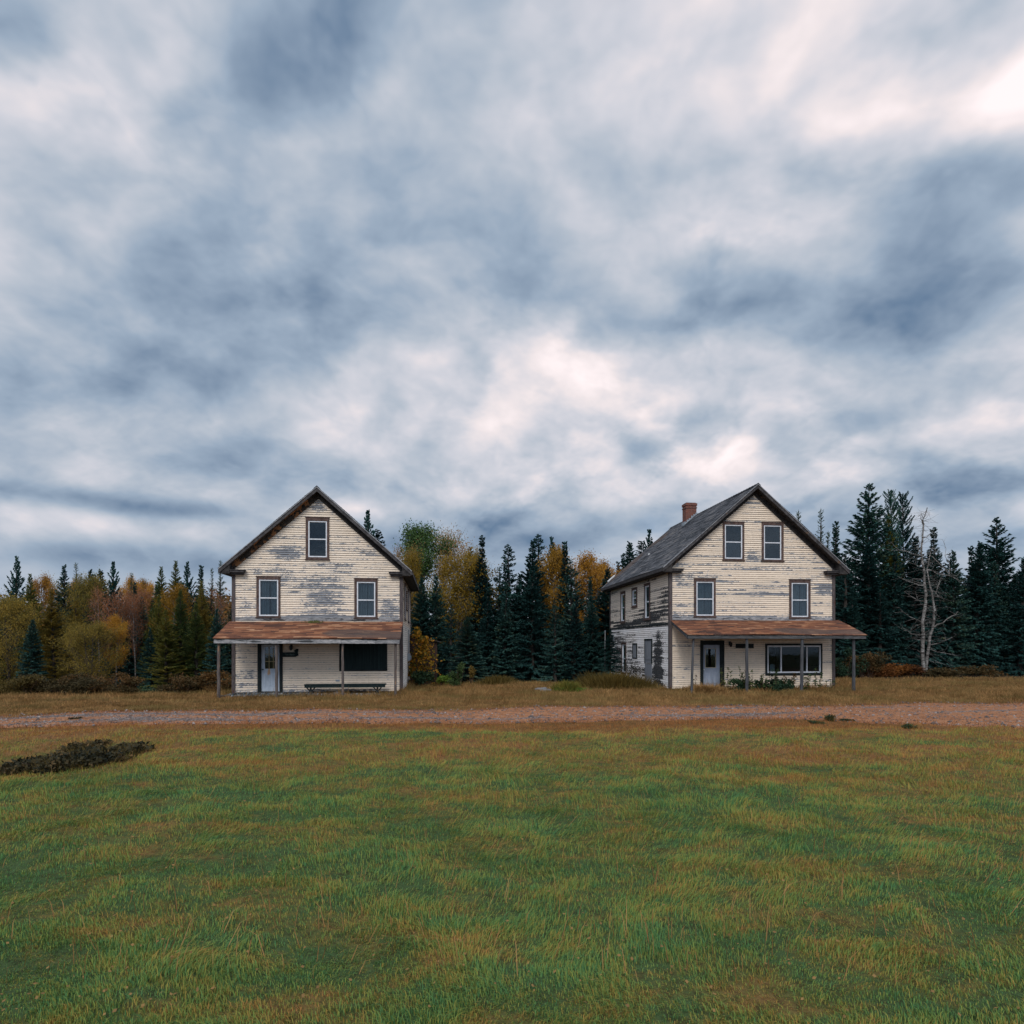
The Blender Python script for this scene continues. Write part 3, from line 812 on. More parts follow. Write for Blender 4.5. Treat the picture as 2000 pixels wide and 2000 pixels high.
for O, u, z, lab in ((LO, 2.55, 2.08, 'small dark porch lamp under the roof beside the blue door'), (RO, 3.03, 2.22, 'small dark porch lamp under the roof beside the pale grey door')):
    b = empty('wall_lamp', onh(O, u, -.03, z), TH, lab, 'lamp', 'porch lamps of the two houses')
    m = MB(); m.box(-.05, .05, -.03, .0, -.06, .14); m.bar((0, -.02, .1), (0, -.14, .12), .025); m.build('bracket', MT['iron'], b)
    m = MB(); m.tube([(0, -.14, .10), (0, -.14, .06), (0, -.14, -.10), (0, -.14, -.14)], [.03, .075, .06, .02], 8); m.build('lamp_shade', MT['iron'], b)
b = empty('name_board', onh(RO, 3.8, -.03, 2.14), TH, 'blank dark board fixed high on the wall behind a porch post', 'sign')
m = MB(); m.box(-.46, .46, -.03, .0, -.09, .09); m.build('board', MT['casing_dark'], b)
m = MB(); m.box(-.48, .48, -.04, .0, .09, .11); m.box(-.48, .48, -.04, .0, -.11, -.09); m.build('trim', MT['iron'], b)
b = empty('paper_notice', onh(RO, 5.33, .13, .84), TH, 'pale rounded card standing inside the wide shop window', 'card')
m = MB(); P = [(-.13, 0), (.13, 0), (.13, .34), (.09, .39), (-.09, .39), (-.13, .34)]
m.prism(None, [(x, 0, z) for x, z in P], [(x, .012, z) for x, z in P]); m.build('card', MT['paper'], b)
m = MB(); m.box(-.08, .08, .012, .12, -.02, .02); m.build('stand', MT['paper'], b)
# window ledge inside, which carries the card
m = MB(); m.box(4.98, 7.80, .06, .45, .78, .82); m.build('window_ledge', MT['inner'], house_r)

Y = 38.0
b = empty('metal_pole', (X(1181, Y), Y, float(gz(X(1181, Y), Y))), 0, 'thin pale pole standing behind the peeling side wall', 'pole')
m = MB(); m.tube([(0, 0, -.3), (0.02, 0, 1.8), (.03, 0, 3.3)], [.04, .035, .03], 8); m.build('shaft', MT['slab'], b)
m = MB(); m.tube([(.03, 0, 3.3), (.03, 0, 3.34)], .045, 8); m.build('cap', MT['metal'], b)

# lean-to shed behind the left house
b = empty('wooden_shed', onh(LO, 7.55, 6.9, 0), TH, 'low dark brown lean-to shed behind the yellow leaved shrub', 'shed')
m = MB(); rg = random.Random(8); u = 0.0
while u < 1.45:
    w = .15; z = 2.72 - u * .24
    m.hexa([(u, rg.uniform(0, .012), -.5), (u + w - .006, .0, -.5), (u + w - .006, .05, -.5), (u, .05, -.5), (u, rg.uniform(0, .012), z), (u + w - .006, 0, z - .03), (u + w - .006, .05, z - .03), (u, .05, z)], rg.random()); u += w
m.hexa([(1.46, .0, -.5), (1.5, .0, -.5), (1.5, 2.2, -.5), (1.46, 2.2, -.5), (1.46, 0, 2.36), (1.5, 0, 2.35), (1.5, 2.2, 2.35), (1.46, 2.2, 2.36)], .4)
m.build('wall', MT['shed'], b)
m = MB(); m.hexa([(-.03, -.2, 2.74), (1.72, -.2, 2.32), (1.72, 2.4, 2.32), (-.03, 2.4, 2.74), (-.03, -.2, 2.79), (1.72, -.2, 2.37), (1.72, 2.4, 2.37), (-.03, 2.4, 2.79)])
m.build('roof', MT['rake'], b)
m = MB(); m.box(.35, 1.1, -.03, -.002, -.3, 1.75, .6); m.build('door', MT['shed'], b)

# stone slabs of the old well between the houses
for i, (px, Y, w, d, tl) in enumerate(((1056, 30.3, .62, .5, .05), (1066, 29.6, .55, .42, -.06))):
    b = MB(); x0 = X(px, Y); z0 = float(gz(x0, Y))
    P = [(-w / 2, -d * .4), (w * .1, -d / 2), (w / 2, -d * .2), (w * .42, d * .5), (-w * .3, d * .45)]
    b.prism(None, [(x, y, -.05 + x * tl) for x, y in P], [(x * .96, y * .96, .09 + x * tl) for x, y in P])
    o = b.build('stone_slab', MT['slab'], bevel=.012); o.location = (x0, Y, z0)
    tag(o, ['flat grey stone slab lying behind another by the yellow grass tuft', 'flat grey stone slab in front of another by the yellow grass tuft'][i], 'stone', 'grey slabs by the grass tuft')

#VEGETATION
# ------------------------------------------------------------------ vegetation: meshes shared by copies
def quads_mesh(name, B, Dv, S, l, w, rnd, mat, mid=.45, droop=0.0):
    """kite-shaped leaves: base B, unit direction Dv, side S, length l, half width w"""
    l = l[:, None]; w = w[:, None]
    a = B; c = B + Dv * l; c = c - np.array([0, 0, 1]) * (droop * l)
    m1 = B + Dv * l * mid + S * w; m2 = B + Dv * l * mid - S * w
    V = np.stack([a, m1, c, m2], 1).reshape(-1, 3)
    F = np.arange(len(V)).reshape(-1, 4)
    return np_mesh(name, V, F, mat, {'rnd': np.repeat(rnd, 4)})


def unit(v): return v / np.maximum(np.linalg.norm(v, axis=1, keepdims=True), 1e-6)


def conifer(seed, h=10., r=2.2, whorl=.30, nb=7, up_top=.75, droop=-.30, curl=.12, frond=.34, fw=.055, dens=42, shape=.85, base=.03, inner=.10, gap=.12,
            mat='spruce', bark='bark', ragged=.22, lean=0.0, top_bush=0.0, sticks=False):
    rs = np.random.RandomState(seed)
    Bs, Ds, Ss, Ls, Ws, Rs = [], [], [], [], [], []
    tr = MB()
    n = 9
    tr.tube([(lean * (i / n) ** 2 * h * .1 + rs.uniform(-.03, .03), rs.uniform(-.03, .03), h * .99 * i / n - (.4 if i == 0 else 0)) for i in range(n + 1)],
            [.020 * h * (1 - i / n) ** .8 + .008 for i in range(n + 1)], 6, .5)
    z = base * h
    while z < h * .985:
        t = z / h
        k = nb if t < .8 else max(4, nb - 2)
        a0 = rs.uniform(0, 6.28)
        for b in range(k):
            if rs.rand() < gap * (1 - .6 * t): continue
            L = r * ((1 - t) ** shape) * rs.uniform(1 - ragged, 1 + ragged)
            if top_bush: L += top_bush * math.exp(-((t - .93) / .05) ** 2) * r * rs.uniform(.6, 1)
            if t < .12: L *= .6 + 3.2 * t
            L = max(L, .17)
            a = a0 + b * 6.283 / k + rs.uniform(-.4, .4)
            e = droop + (up_top - droop) * t ** 1.4 + rs.uniform(-.13, .13)
            dh = np.array([math.cos(a), math.sin(a), 0.0]); sd = np.array([-dh[1], dh[0], 0.0])
            zz = z + rs.uniform(-.5, .5) * whorl
            m = max(14, int(dens * L * 1.25))
            s = inner + (1 - inner) * rs.rand(m) ** .75
            s[:3] = [1, .96, .9]
            p0 = np.array([lean * t * t * h * .1, 0, zz])
            ce, se = math.cos(e), math.sin(e)
            pos = p0 + np.outer(s * L * ce, dh) + np.outer(s * L * se + curl * L * s ** 2.2, [0, 0, 1])
            spread = rs.uniform(.25, 1.15, m) * np.where(rs.rand(m) < .5, -1, 1); spread[0] = 0
            ee = e + rs.uniform(-.55, .25, m)
            d = np.outer(np.cos(spread), dh) + np.outer(np.sin(spread), sd)
            d = d * np.cos(ee)[:, None] + np.outer(np.sin(ee), [0, 0, 1])
            up = np.array([0, 0, 1.0]) + rs.uniform(-.7, .7, (m, 3))
            sv = unit(np.cross(d, up))
            ln = frond * (1.1 - .55 * s) * rs.uniform(.6, 1.25, m) * (.26 + .74 * min(1, L / 1.1))
            Bs.append(pos); Ds.append(d); Ss.append(sv); Ls.append(ln); Ws.append(fw * rs.uniform(.6, 1.2, m))
            Rs.append(np.clip(rs.normal(.5, .12) + rs.uniform(-.28, .28, m), 0, 1))
            if L > .4:
                q = [tuple(p0 + dh * L * ce * f + np.array([0, 0, 1]) * (L * se * f + curl * L * f ** 2.2)) for f in (0, .5, .95)]
                tr.tube(q, [.004 * h * (.3 + L / r * .35), .010, .004], 3, .5)
        z += whorl * rs.uniform(.75, 1.25) * (1 - .68 * t)
    # leader
    m = 26
    s = rs.rand(m)
    pos = np.stack([np.full(m, lean * h * .1), np.zeros(m), h * (.955 + .045 * s)], 1)
    a = rs.uniform(0, 6.28, m); e = rs.uniform(.3, 1.3, m)
    d = np.stack([np.cos(a) * np.cos(e), np.sin(a) * np.cos(e), np.sin(e)], 1)
    Bs.append(pos); Ds.append(d); Ss.append(unit(np.cross(d, rs.uniform(-1, 1, (m, 3))))); Ls.append(frond * .5 * (1.1 - s)); Ws.append(np.full(m, fw * .5)); Rs.append(rs.rand(m))
    cat = np.concatenate
    cm = quads_mesh('crown', cat(Bs), cat(Ds), cat(Ss), cat(Ls), cat(Ws), cat(Rs), MT[mat], droop=.10)
    return cm, tr.mesh('trunk', MT[bark], True), h, r


def skeleton(tr, rs, p, d, L, rad, depth, tips, nkid=(3, 5), spread=.55, up=.25, wig=.12, minrad=.006, kidlen=.62, tipmin=2, segs=4):
    """a limb and its branches; gathers foliage anchors"""
    pts = [p]; dd = np.array(d, float)
    for i in range(segs):
        dd = dd + rs.uniform(-wig, wig, 3) + np.array([0, 0, up * .12]); dd /= np.linalg.norm(dd)
        pts.append(pts[-1] + dd * L / segs)
    tr.tube([tuple(q) for q in pts], [max(minrad, rad * (1 - .65 * i / segs)) for i in range(segs + 1)], 6 if depth == 0 else (4 if depth == 1 else 3), rs.rand())
    if depth >= 1: tips += [(q, depth) for q in pts[1:]]
    if depth >= 3 or L < .25: return
    for k in range(rs.randint(nkid[0], nkid[1] + 1)):
        f = rs.uniform(.3, 1.0) if depth else rs.uniform(.35, 1.0)
        i = min(segs - 1, int(f * segs)); q = pts[i] + (pts[i + 1] - pts[i]) * (f * segs - i)
        a = rs.uniform(0, 6.283)
        side = np.array([math.cos(a), math.sin(a), rs.uniform(-.2, .5)])
        nd = dd * (1 - spread) + side * spread + np.array([0, 0, up]); nd /= np.linalg.norm(nd)
        skeleton(tr, rs, q, nd, L * kidlen * rs.uniform(.7, 1.15) * (1.15 - .4 * f), rad * .48, depth + 1, tips, nkid, spread, up, wig, minrad, kidlen, tipmin, segs)


def broadleaf(seed, h=10., r=2.2, stems=1, leaves=9000, leaf=.12, mat='yellow', bark='birch_bark', crown_from=.35, up=.35, weep=0.0, clump=.34, spread=.55, nl=7, flat=1.0):
    rs = np.random.RandomState(seed)
    tr = MB(); tips = []
    for sidx in range(stems):
        a = rs.uniform(0, 6.28)
        top = np.array([math.cos(a) * r * .2 * (stems > 1), math.sin(a) * r * .2 * (stems > 1), h * .93])
        n = 8; pts = []
        for i in range(n + 1):
            f = i / n
            pts.append(np.array([top[0] * f + rs.uniform(-.05, .05) * h * .15 * (0 < i), top[1] * f + rs.uniform(-.05, .05) * h * .15 * (0 < i), h * .93 * f - (.4 if i == 0 else 0)]))
        tr.tube([tuple(p) for p in pts], [.0125 * h * (1 - .85 * i / n) + .01 for i in range(n + 1)], 7, .5)
        for k in range(nl):
            f = crown_from + (1 - crown_from) * (k + rs.rand() * .8) / nl
            i = min(n - 1, int(f * n)); q = pts[i] + (pts[i + 1] - pts[i]) * (f * n - i)
            a = rs.uniform(0, 6.283) + k * 2.4
            env = math.sin(math.pi * min(1, max(.06, (f - crown_from) / (1 - crown_from))) ** .75) * 1.0 + .30
            d = np.array([math.cos(a), math.sin(a), .20 + up * .6 + .4 * f]); d /= np.linalg.norm(d)
            skeleton(tr, rs, q, d, r * env * rs.uniform(.75, 1.1), .0065 * h * (1.1 - .6 * f), 1, tips, (3, 5), spread, up * .6)
        tips += [(p, 2) for p in pts[-2:]]
    T = np.array([q for q, _ in tips])
    m = leaves
    wt = rs.gamma(1.1, 1, len(T)); idx = rs.choice(len(T), m, p=wt / wt.sum())
    cl_off = rs.normal(0, 1, (len(T), 3)) * .10
    cl_r = np.clip(rs.normal(.5, .16, len(T)), 0, 1)
    P = T[idx] + cl_off[idx] + rs.normal(0, 1, (m, 3)) * clump * np.array([1, 1, .8 * flat])
    if weep: P[:, 2] -= np.abs(rs.normal(0, weep, m))
    a = rs.uniform(0, 6.283, m); e = rs.uniform(-1.2, .5, m)
    d = np.stack([np.cos(a) * np.cos(e), np.sin(a) * np.cos(e), np.sin(e)], 1)
    sv = unit(np.cross(d, rs.uniform(-1, 1, (m, 3))))
    l = leaf * rs.uniform(.65, 1.3, m)
    cm = quads_mesh('crown', P, d, sv, l, l * .38, np.clip(cl_r[idx] + rs.uniform(-.3, .3, m), 0, 1), MT[mat])
    return cm, tr.mesh('trunk', MT[bark], True), h, r


def bush_mesh(seed, w, d, h, n, leaf, mat, stems=14, wl=.36, lobes=9, lift=.0):
    rs = np.random.RandomState(seed)
    c = np.stack([rs.uniform(-.75, .75, lobes) * w / 2, rs.uniform(-.7, .7, lobes) * d / 2, rs.uniform(.15, .8, lobes) * h], 1)
    cr = rs.uniform(.22, .42, lobes)
    i = rs.randint(0, lobes, n)
    P = c[i] + unit(rs.normal(0, 1, (n, 3))) * (rs.rand(n, 1) ** .5) * cr[i][:, None] * np.array([w * .75, d * .75, h * .7])
    P[:, 2] = np.abs(P[:, 2]) + lift * h
    a = rs.uniform(0, 6.283, n); e = rs.uniform(-.9, .9, n)
    D = np.stack([np.cos(a) * np.cos(e), np.sin(a) * np.cos(e), np.sin(e)], 1)
    l = leaf * rs.uniform(.6, 1.35, n)
    cm = quads_mesh('leaves', P, D, unit(np.cross(D, rs.uniform(-1, 1, (n, 3)))), l, l * wl, np.clip(rs.rand(lobes)[i] * .5 + rs.rand(n) * .55, 0, 1), MT[mat])
    tr = MB()
    for k in range(stems):
        q = P[rs.randint(n)]
        b0 = np.array([rs.normal(0, w * .10), rs.normal(0, d * .1), -.15])
        mid = (b0 * .6 + q * .4) + rs.normal(0, .04 * w, 3)
        tr.tube([tuple(b0), tuple(mid), tuple(q)], [.016, .011, .004], 4, rs.rand())
    return cm, tr.mesh('stems', MT['twig'], True)


def blade_tuft(seed, w, d, h, n, mat, bw=.012, lean=.6, curve=.5, flop=0.0):
    """a clump of long arching blades, in two-step strips"""
    rs = np.random.RandomState(seed)
    x = rs.normal(0, .3, n) * w; y = rs.normal(0, .3, n) * d
    a = rs.uniform(0, 6.283, n); ln = lean * rs.rand(n)
    H = h * rs.uniform(.5, 1.1, n) * np.exp(-((x / w) ** 2 + (y / d) ** 2) * 1.4)
    dx = np.cos(a) * ln + x / w * .6; dy = np.sin(a) * ln + y / d * .4
    sx, sy = -np.sin(a), np.cos(a)
    V = np.zeros((n, 6, 3))
    for k, (f, wd) in enumerate(((0, 1), (.55, .8), (1, .1))):
        ox = dx * H * f * (1 + curve * f); oy = dy * H * f * (1 + curve * f)
        z = H * (f - flop * f * f * ln) - (.03 if k == 0 else 0)
        V[:, 2 * k] = np.stack([x + ox - sx * bw * wd, y + oy - sy * bw * wd, z], 1)
        V[:, 2 * k + 1] = np.stack([x + ox + sx * bw * wd, y + oy + sy * bw * wd, z], 1)
    base = np.arange(n)[:, None] * 6
    F = np.concatenate([base + np.array([0, 1, 3, 2]), base + np.array([2, 3, 5, 4])])
    return np_mesh('blades', V.reshape(-1, 3), F, MT[mat], {'rnd': np.repeat(rs.rand(n), 6)})


def weed_mesh(seed, h, nst, w, mat, seedmat=True):
    """upright stalks with leaves in steps and a seed head"""
    rs = np.random.RandomState(seed)
    tr = MB(); Bs = []; Ds = []; Ls = []
    for s in range(nst):
        x, y = rs.normal(0, w * .4), rs.normal(0, w * .3)
        tx, ty = x + rs.normal(0, .12), y + rs.normal(0, .08); H = h * rs.uniform(.6, 1.08)
        tr.tube([(x, y, -.1), ((x + tx) / 2 + rs.normal(0, .02), (y + ty) / 2, H * .5), (tx, ty, H)], [.010, .008, .004], 4, rs.rand())
        for k in range(int(26 * H)):
            f = rs.uniform(.12, 1.0); a = rs.uniform(0, 6.28)
            Bs.append([x + (tx - x) * f, y + (ty - y) * f, H * f]); Ds.append([math.cos(a), math.sin(a), rs.uniform(-.4, .7)]); Ls.append(rs.uniform(.07, .17) * (1.15 - .5 * f))
        for k in range(14):
            a = rs.uniform(0, 6.28)
            Bs.append([tx + rs.normal(0, .02), ty + rs.normal(0, .02), H * rs.uniform(.9, 1.02)]); Ds.append([math.cos(a) * .7, math.sin(a) * .7, .6]); Ls.append(rs.uniform(.04, .08))
    B = np.array(Bs); D = unit(np.array(Ds)); n = len(B); l = np.array(Ls)
    cm = quads_mesh('leaves', B, D, unit(np.cross(D, rs.uniform(-1, 1, (n, 3)) + [0, 0, 1])), l, l * .28, rs.rand(n), MT[mat])
    return cm, tr.mesh('stems', MT['twig'], True)


# foliage colours
MT['spruce'] = leaf_mat('dark_spruce_needles', [(0, (.008, .032, .033)), (.4, (.020, .068, .064)), (.7, (.044, .115, .100)), (.88, (.08, .14, .09)), (1, (.16, .15, .07))], .15)
MT['larch'] = leaf_mat('yellow_green_larch_needles', [(0, (.045, .085, .035)), (.35, (.095, .135, .04)), (.65, (.18, .175, .04)), (1, (.32, .24, .05))], .35)
MT['larch_gold'] = leaf_mat('golden_larch_needles', [(0, (.10, .10, .03)), (.4, (.22, .165, .035)), (.75, (.38, .25, .045)), (1, (.48, .30, .055))], .4)
MT['larch_green'] = leaf_mat('pale_green_larch_needles', [(0, (.03, .07, .045)), (.5, (.07, .12, .06)), (1, (.15, .18, .07))], .3)
MT['yellow'] = leaf_mat('yellow_birch_leaves', [(0, (.15, .095, .018)), (.4, (.28, .15, .02)), (.75, (.42, .22, .028)), (1, (.52, .32, .06))], .35)
MT['olive'] = leaf_mat('olive_gold_leaves', [(0, (.10, .08, .014)), (.45, (.20, .135, .018)), (1, (.36, .21, .03))], .35)
MT['orange'] = leaf_mat('orange_leaves', [(0, (.20, .10, .02)), (.45, (.40, .20, .028)), (1, (.56, .31, .05))], .35)
MT['tan'] = leaf_mat('thin_tan_leaves', [(0, (.20, .12, .05)), (.5, (.30, .18, .07)), (1, (.42, .27, .11))], .35)
MT['russet'] = leaf_mat('russet_leaves', [(0, (.15, .07, .04)), (.5, (.27, .115, .055)), (1, (.38, .18, .08))], .3)
MT['green'] = leaf_mat('green_poplar_leaves', [(0, (.022, .055, .022)), (.5, (.06, .115, .035)), (1, (.14, .19, .06))], .3)
MT['brush'] = leaf_mat('brown_brush_leaves', [(0, (.025, .024, .012)), (.4, (.06, .045, .018)), (.75, (.12, .06, .02)), (1, (.20, .11, .03))], .2)
MT['fern'] = leaf_mat('rust_fern_leaves', [(0, (.04, .018, .01)), (.5, (.12, .045, .014)), (1, (.23, .09, .02))], .25)
MT['shrubgreen'] = leaf_mat('dark_green_shrub_leaves', [(0, (.01, .028, .018)), (.5, (.025, .055, .028)), (1, (.08, .11, .04))], .2)
MT['weed'] = leaf_mat('green_weed_leaves', [(0, (.03, .06, .025)), (.5, (.065, .105, .035)), (1, (.17, .17, .06))], .3)
MT['lime'] = leaf_mat('light_green_leaves', [(0, (.06, .12, .02)), (.5, (.12, .20, .03)), (1, (.26, .26, .05))], .3)
MT['black'] = leaf_mat('dark_dead_leaves', [(0, (.007, .010, .007)), (.45, (.017, .020, .012)), (.75, (.05, .042, .02)), (1, (.19, .11, .045))], .1)
MT['straw'] = leaf_mat('tan_straw_blades', [(0, (.16, .085, .03)), (.5, (.30, .17, .065)), (1, (.42, .28, .12))], .2)
MT['olivegrass'] = leaf_mat('olive_grass_blades', [(0, (.055, .045, .014)), (.5, (.12, .085, .022)), (1, (.22, .14, .035))], .25)
MT['yelgrass'] = leaf_mat('yellow_green_grass_blades', [(0, (.06, .07, .015)), (.45, (.15, .14, .025)), (.8, (.30, .22, .04)), (1, (.42, .27, .05))], .3)
MT['bark'] = wood_mat('dark_bark', (.025, .022, .02), (.075, .065, .058), (6, 6, 1.5))
MT['twig'] = wood_mat('twig_bark', (.04, .025, .02), (.10, .07, .055), (4, 4, 1))
g = G('pale_birch_bark'); P = g.obj()
nb_ = g.noise(g.vm('MULTIPLY', P, (1.5, 1.5, 9)), 1.6, 4, .7)
col = g.mix(g.ss(nb_, .47, .56), (.24, .235, .23), (.04, .036, .034))
col = g.mix(g.ss(g.noise(P, 1.6, 3), .42, .62, 0, .7), col, (.09, .085, .078))
MT['birch_bark'] = g.done(col, .8, g.bump(nb_, .4, .01), spec=.2)

KIND = {
    'spruce_a': ('spruce_tree', conifer(1, 10, 2.1, dens=50)),
    'spruce_b': ('spruce_tree', conifer(2, 10, 1.7, whorl=.26, droop=-.40, dens=50, shape=.75)),
    'spruce_c': ('spruce_tree', conifer(3, 10, 1.5, whorl=.30, droop=-.30, up_top=.35, gap=.22, ragged=.45, top_bush=.14, dens=44)),
    'spruce_d': ('spruce_tree', conifer(4, 10, 1.25, whorl=.24, droop=-.45, shape=.95, nb=6, ragged=.3)),
    'fir': ('fir_tree', conifer(5, 12, 2.7, whorl=.40, nb=6, droop=-.12, up_top=.6, curl=.16, frond=.42, fw=.06, dens=40, gap=.15, ragged=.28, shape=.72)),
    'pine': ('pine_tree', conifer(6, 10, 2.0, whorl=.50, nb=5, droop=.10, up_top=1.0, curl=.35, frond=.42, fw=.07, dens=44, gap=.15, ragged=.3, shape=.8)),
    'larch': ('larch_tree', conifer(7, 10, 2.0, whorl=.22, nb=7, droop=-.02, up_top=.75, curl=.05, frond=.26, fw=.034, dens=74, gap=.2, ragged=.35, mat='larch')),
    'larch_gold': ('larch_tree', conifer(8, 10, 2.3, whorl=.24, nb=6, droop=-.05, up_top=.6, curl=.05, frond=.28, fw=.036, dens=76, gap=.12, ragged=.35, mat='larch_gold')),
    'larch_thin': ('larch_tree', conifer(9, 10, 1.25, whorl=.30, nb=6, droop=.0, up_top=.6, frond=.26, fw=.026, dens=56, gap=.28, ragged=.5, mat='larch_green')),
    'larch_dark': ('larch_tree', conifer(10, 11, 2.3, whorl=.34, nb=6, droop=-.02, up_top=.40, curl=.12, frond=.30, fw=.045, dens=64, gap=.20, ragged=.45, shape=.38, mat='spruce')),
    'birch': ('birch_tree', broadleaf(11, 10, 2.3, 2, 15000, .125, 'yellow', weep=.25, crown_from=.38)),
    'birch_olive': ('birch_tree', broadleaf(12, 10, 2.6, 3, 17000, .12, 'olive', weep=.15, crown_from=.30)),
    'birch_tan': ('birch_tree', broadleaf(13, 10, 2.2, 2, 6500, .10, 'tan', crown_from=.4)),
    'aspen_orange': ('aspen_tree', broadleaf(14, 10, 2.3, 2, 15000, .125, 'orange', crown_from=.32)),
    'poplar': ('poplar_tree', broadleaf(15, 12, 2.2, 1, 20000, .14, 'green', crown_from=.28, up=.7, nl=15, clump=.42)),
    'spruce_e': ('spruce_tree', conifer(21, 10, 1.9, whorl=.42, nb=6, droop=-.35, up_top=.5, gap=.28, ragged=.55, dens=52, shape=.8, curl=.2)),
    'spruce_f': ('spruce_tree', conifer(22, 10, 1.8, whorl=.28, nb=8, droop=-.18, up_top=.55, gap=.10, ragged=.3, dens=50, shape=1.1, lean=.25)),
    'alder': ('alder_tree', broadleaf(23, 7, 2.9, 5, 20000, .105, 'larch', bark='bark', crown_from=.06, up=.25, clump=.30, nl=9)),
    'alder_gold': ('alder_tree', broadleaf(24, 7, 2.8, 4, 19000, .105, 'larch_gold', bark='bark', crown_from=.08, up=.25, clump=.30, nl=9)),
    'maple_red': ('maple_tree', broadleaf(16, 6, 1.7, 2, 3200, .12, 'russet', crown_from=.35, bark='birch_bark')),
    'birch_bare': ('birch_tree', broadleaf(17, 9, 1.3, 1, 1500, .10, 'russet', crown_from=.55)),
}


WIDE = {'spruce_e': .42, 'spruce_f': .38, 'spruce_a': .42, 'spruce_b': .40, 'spruce_c': .33, 'spruce_d': .28, 'fir': .44, 'pine': .34, 'larch': .36, 'larch_gold': .44, 'larch_thin': .22}


def tree(kind, px, py, Y, wpx=None, label=None, group=None, rot=None, z=None):
    name, (cm, tm, h0, r0) = KIND[kind]
    x = X(px, Y); zb = float(gz(x, Y)) if z is None else z
    H = Zt(py, Y) - zb
    sz = H / h0
    hp = (H / Y * FPX)
    if wpx: wpx = max(wpx, hp * WIDE.get(kind, 0))
    sx = sz if wpx is None else (wpx / FPX * Y) / (2 * r0)
    e = empty(name, (x, Y, zb), 0, label, name.split('_')[0] + ' tree', group)
    e.rotation_euler.z = rot if rot is not None else random.uniform(0, 6.28)
    e.scale = (sx, sx, sz)
    e.rotation_euler.x = random.gauss(0, .018); e.rotation_euler.y = random.gauss(0, .018)
    link('trunk', tm, e); link('crown', cm, e)
    return e


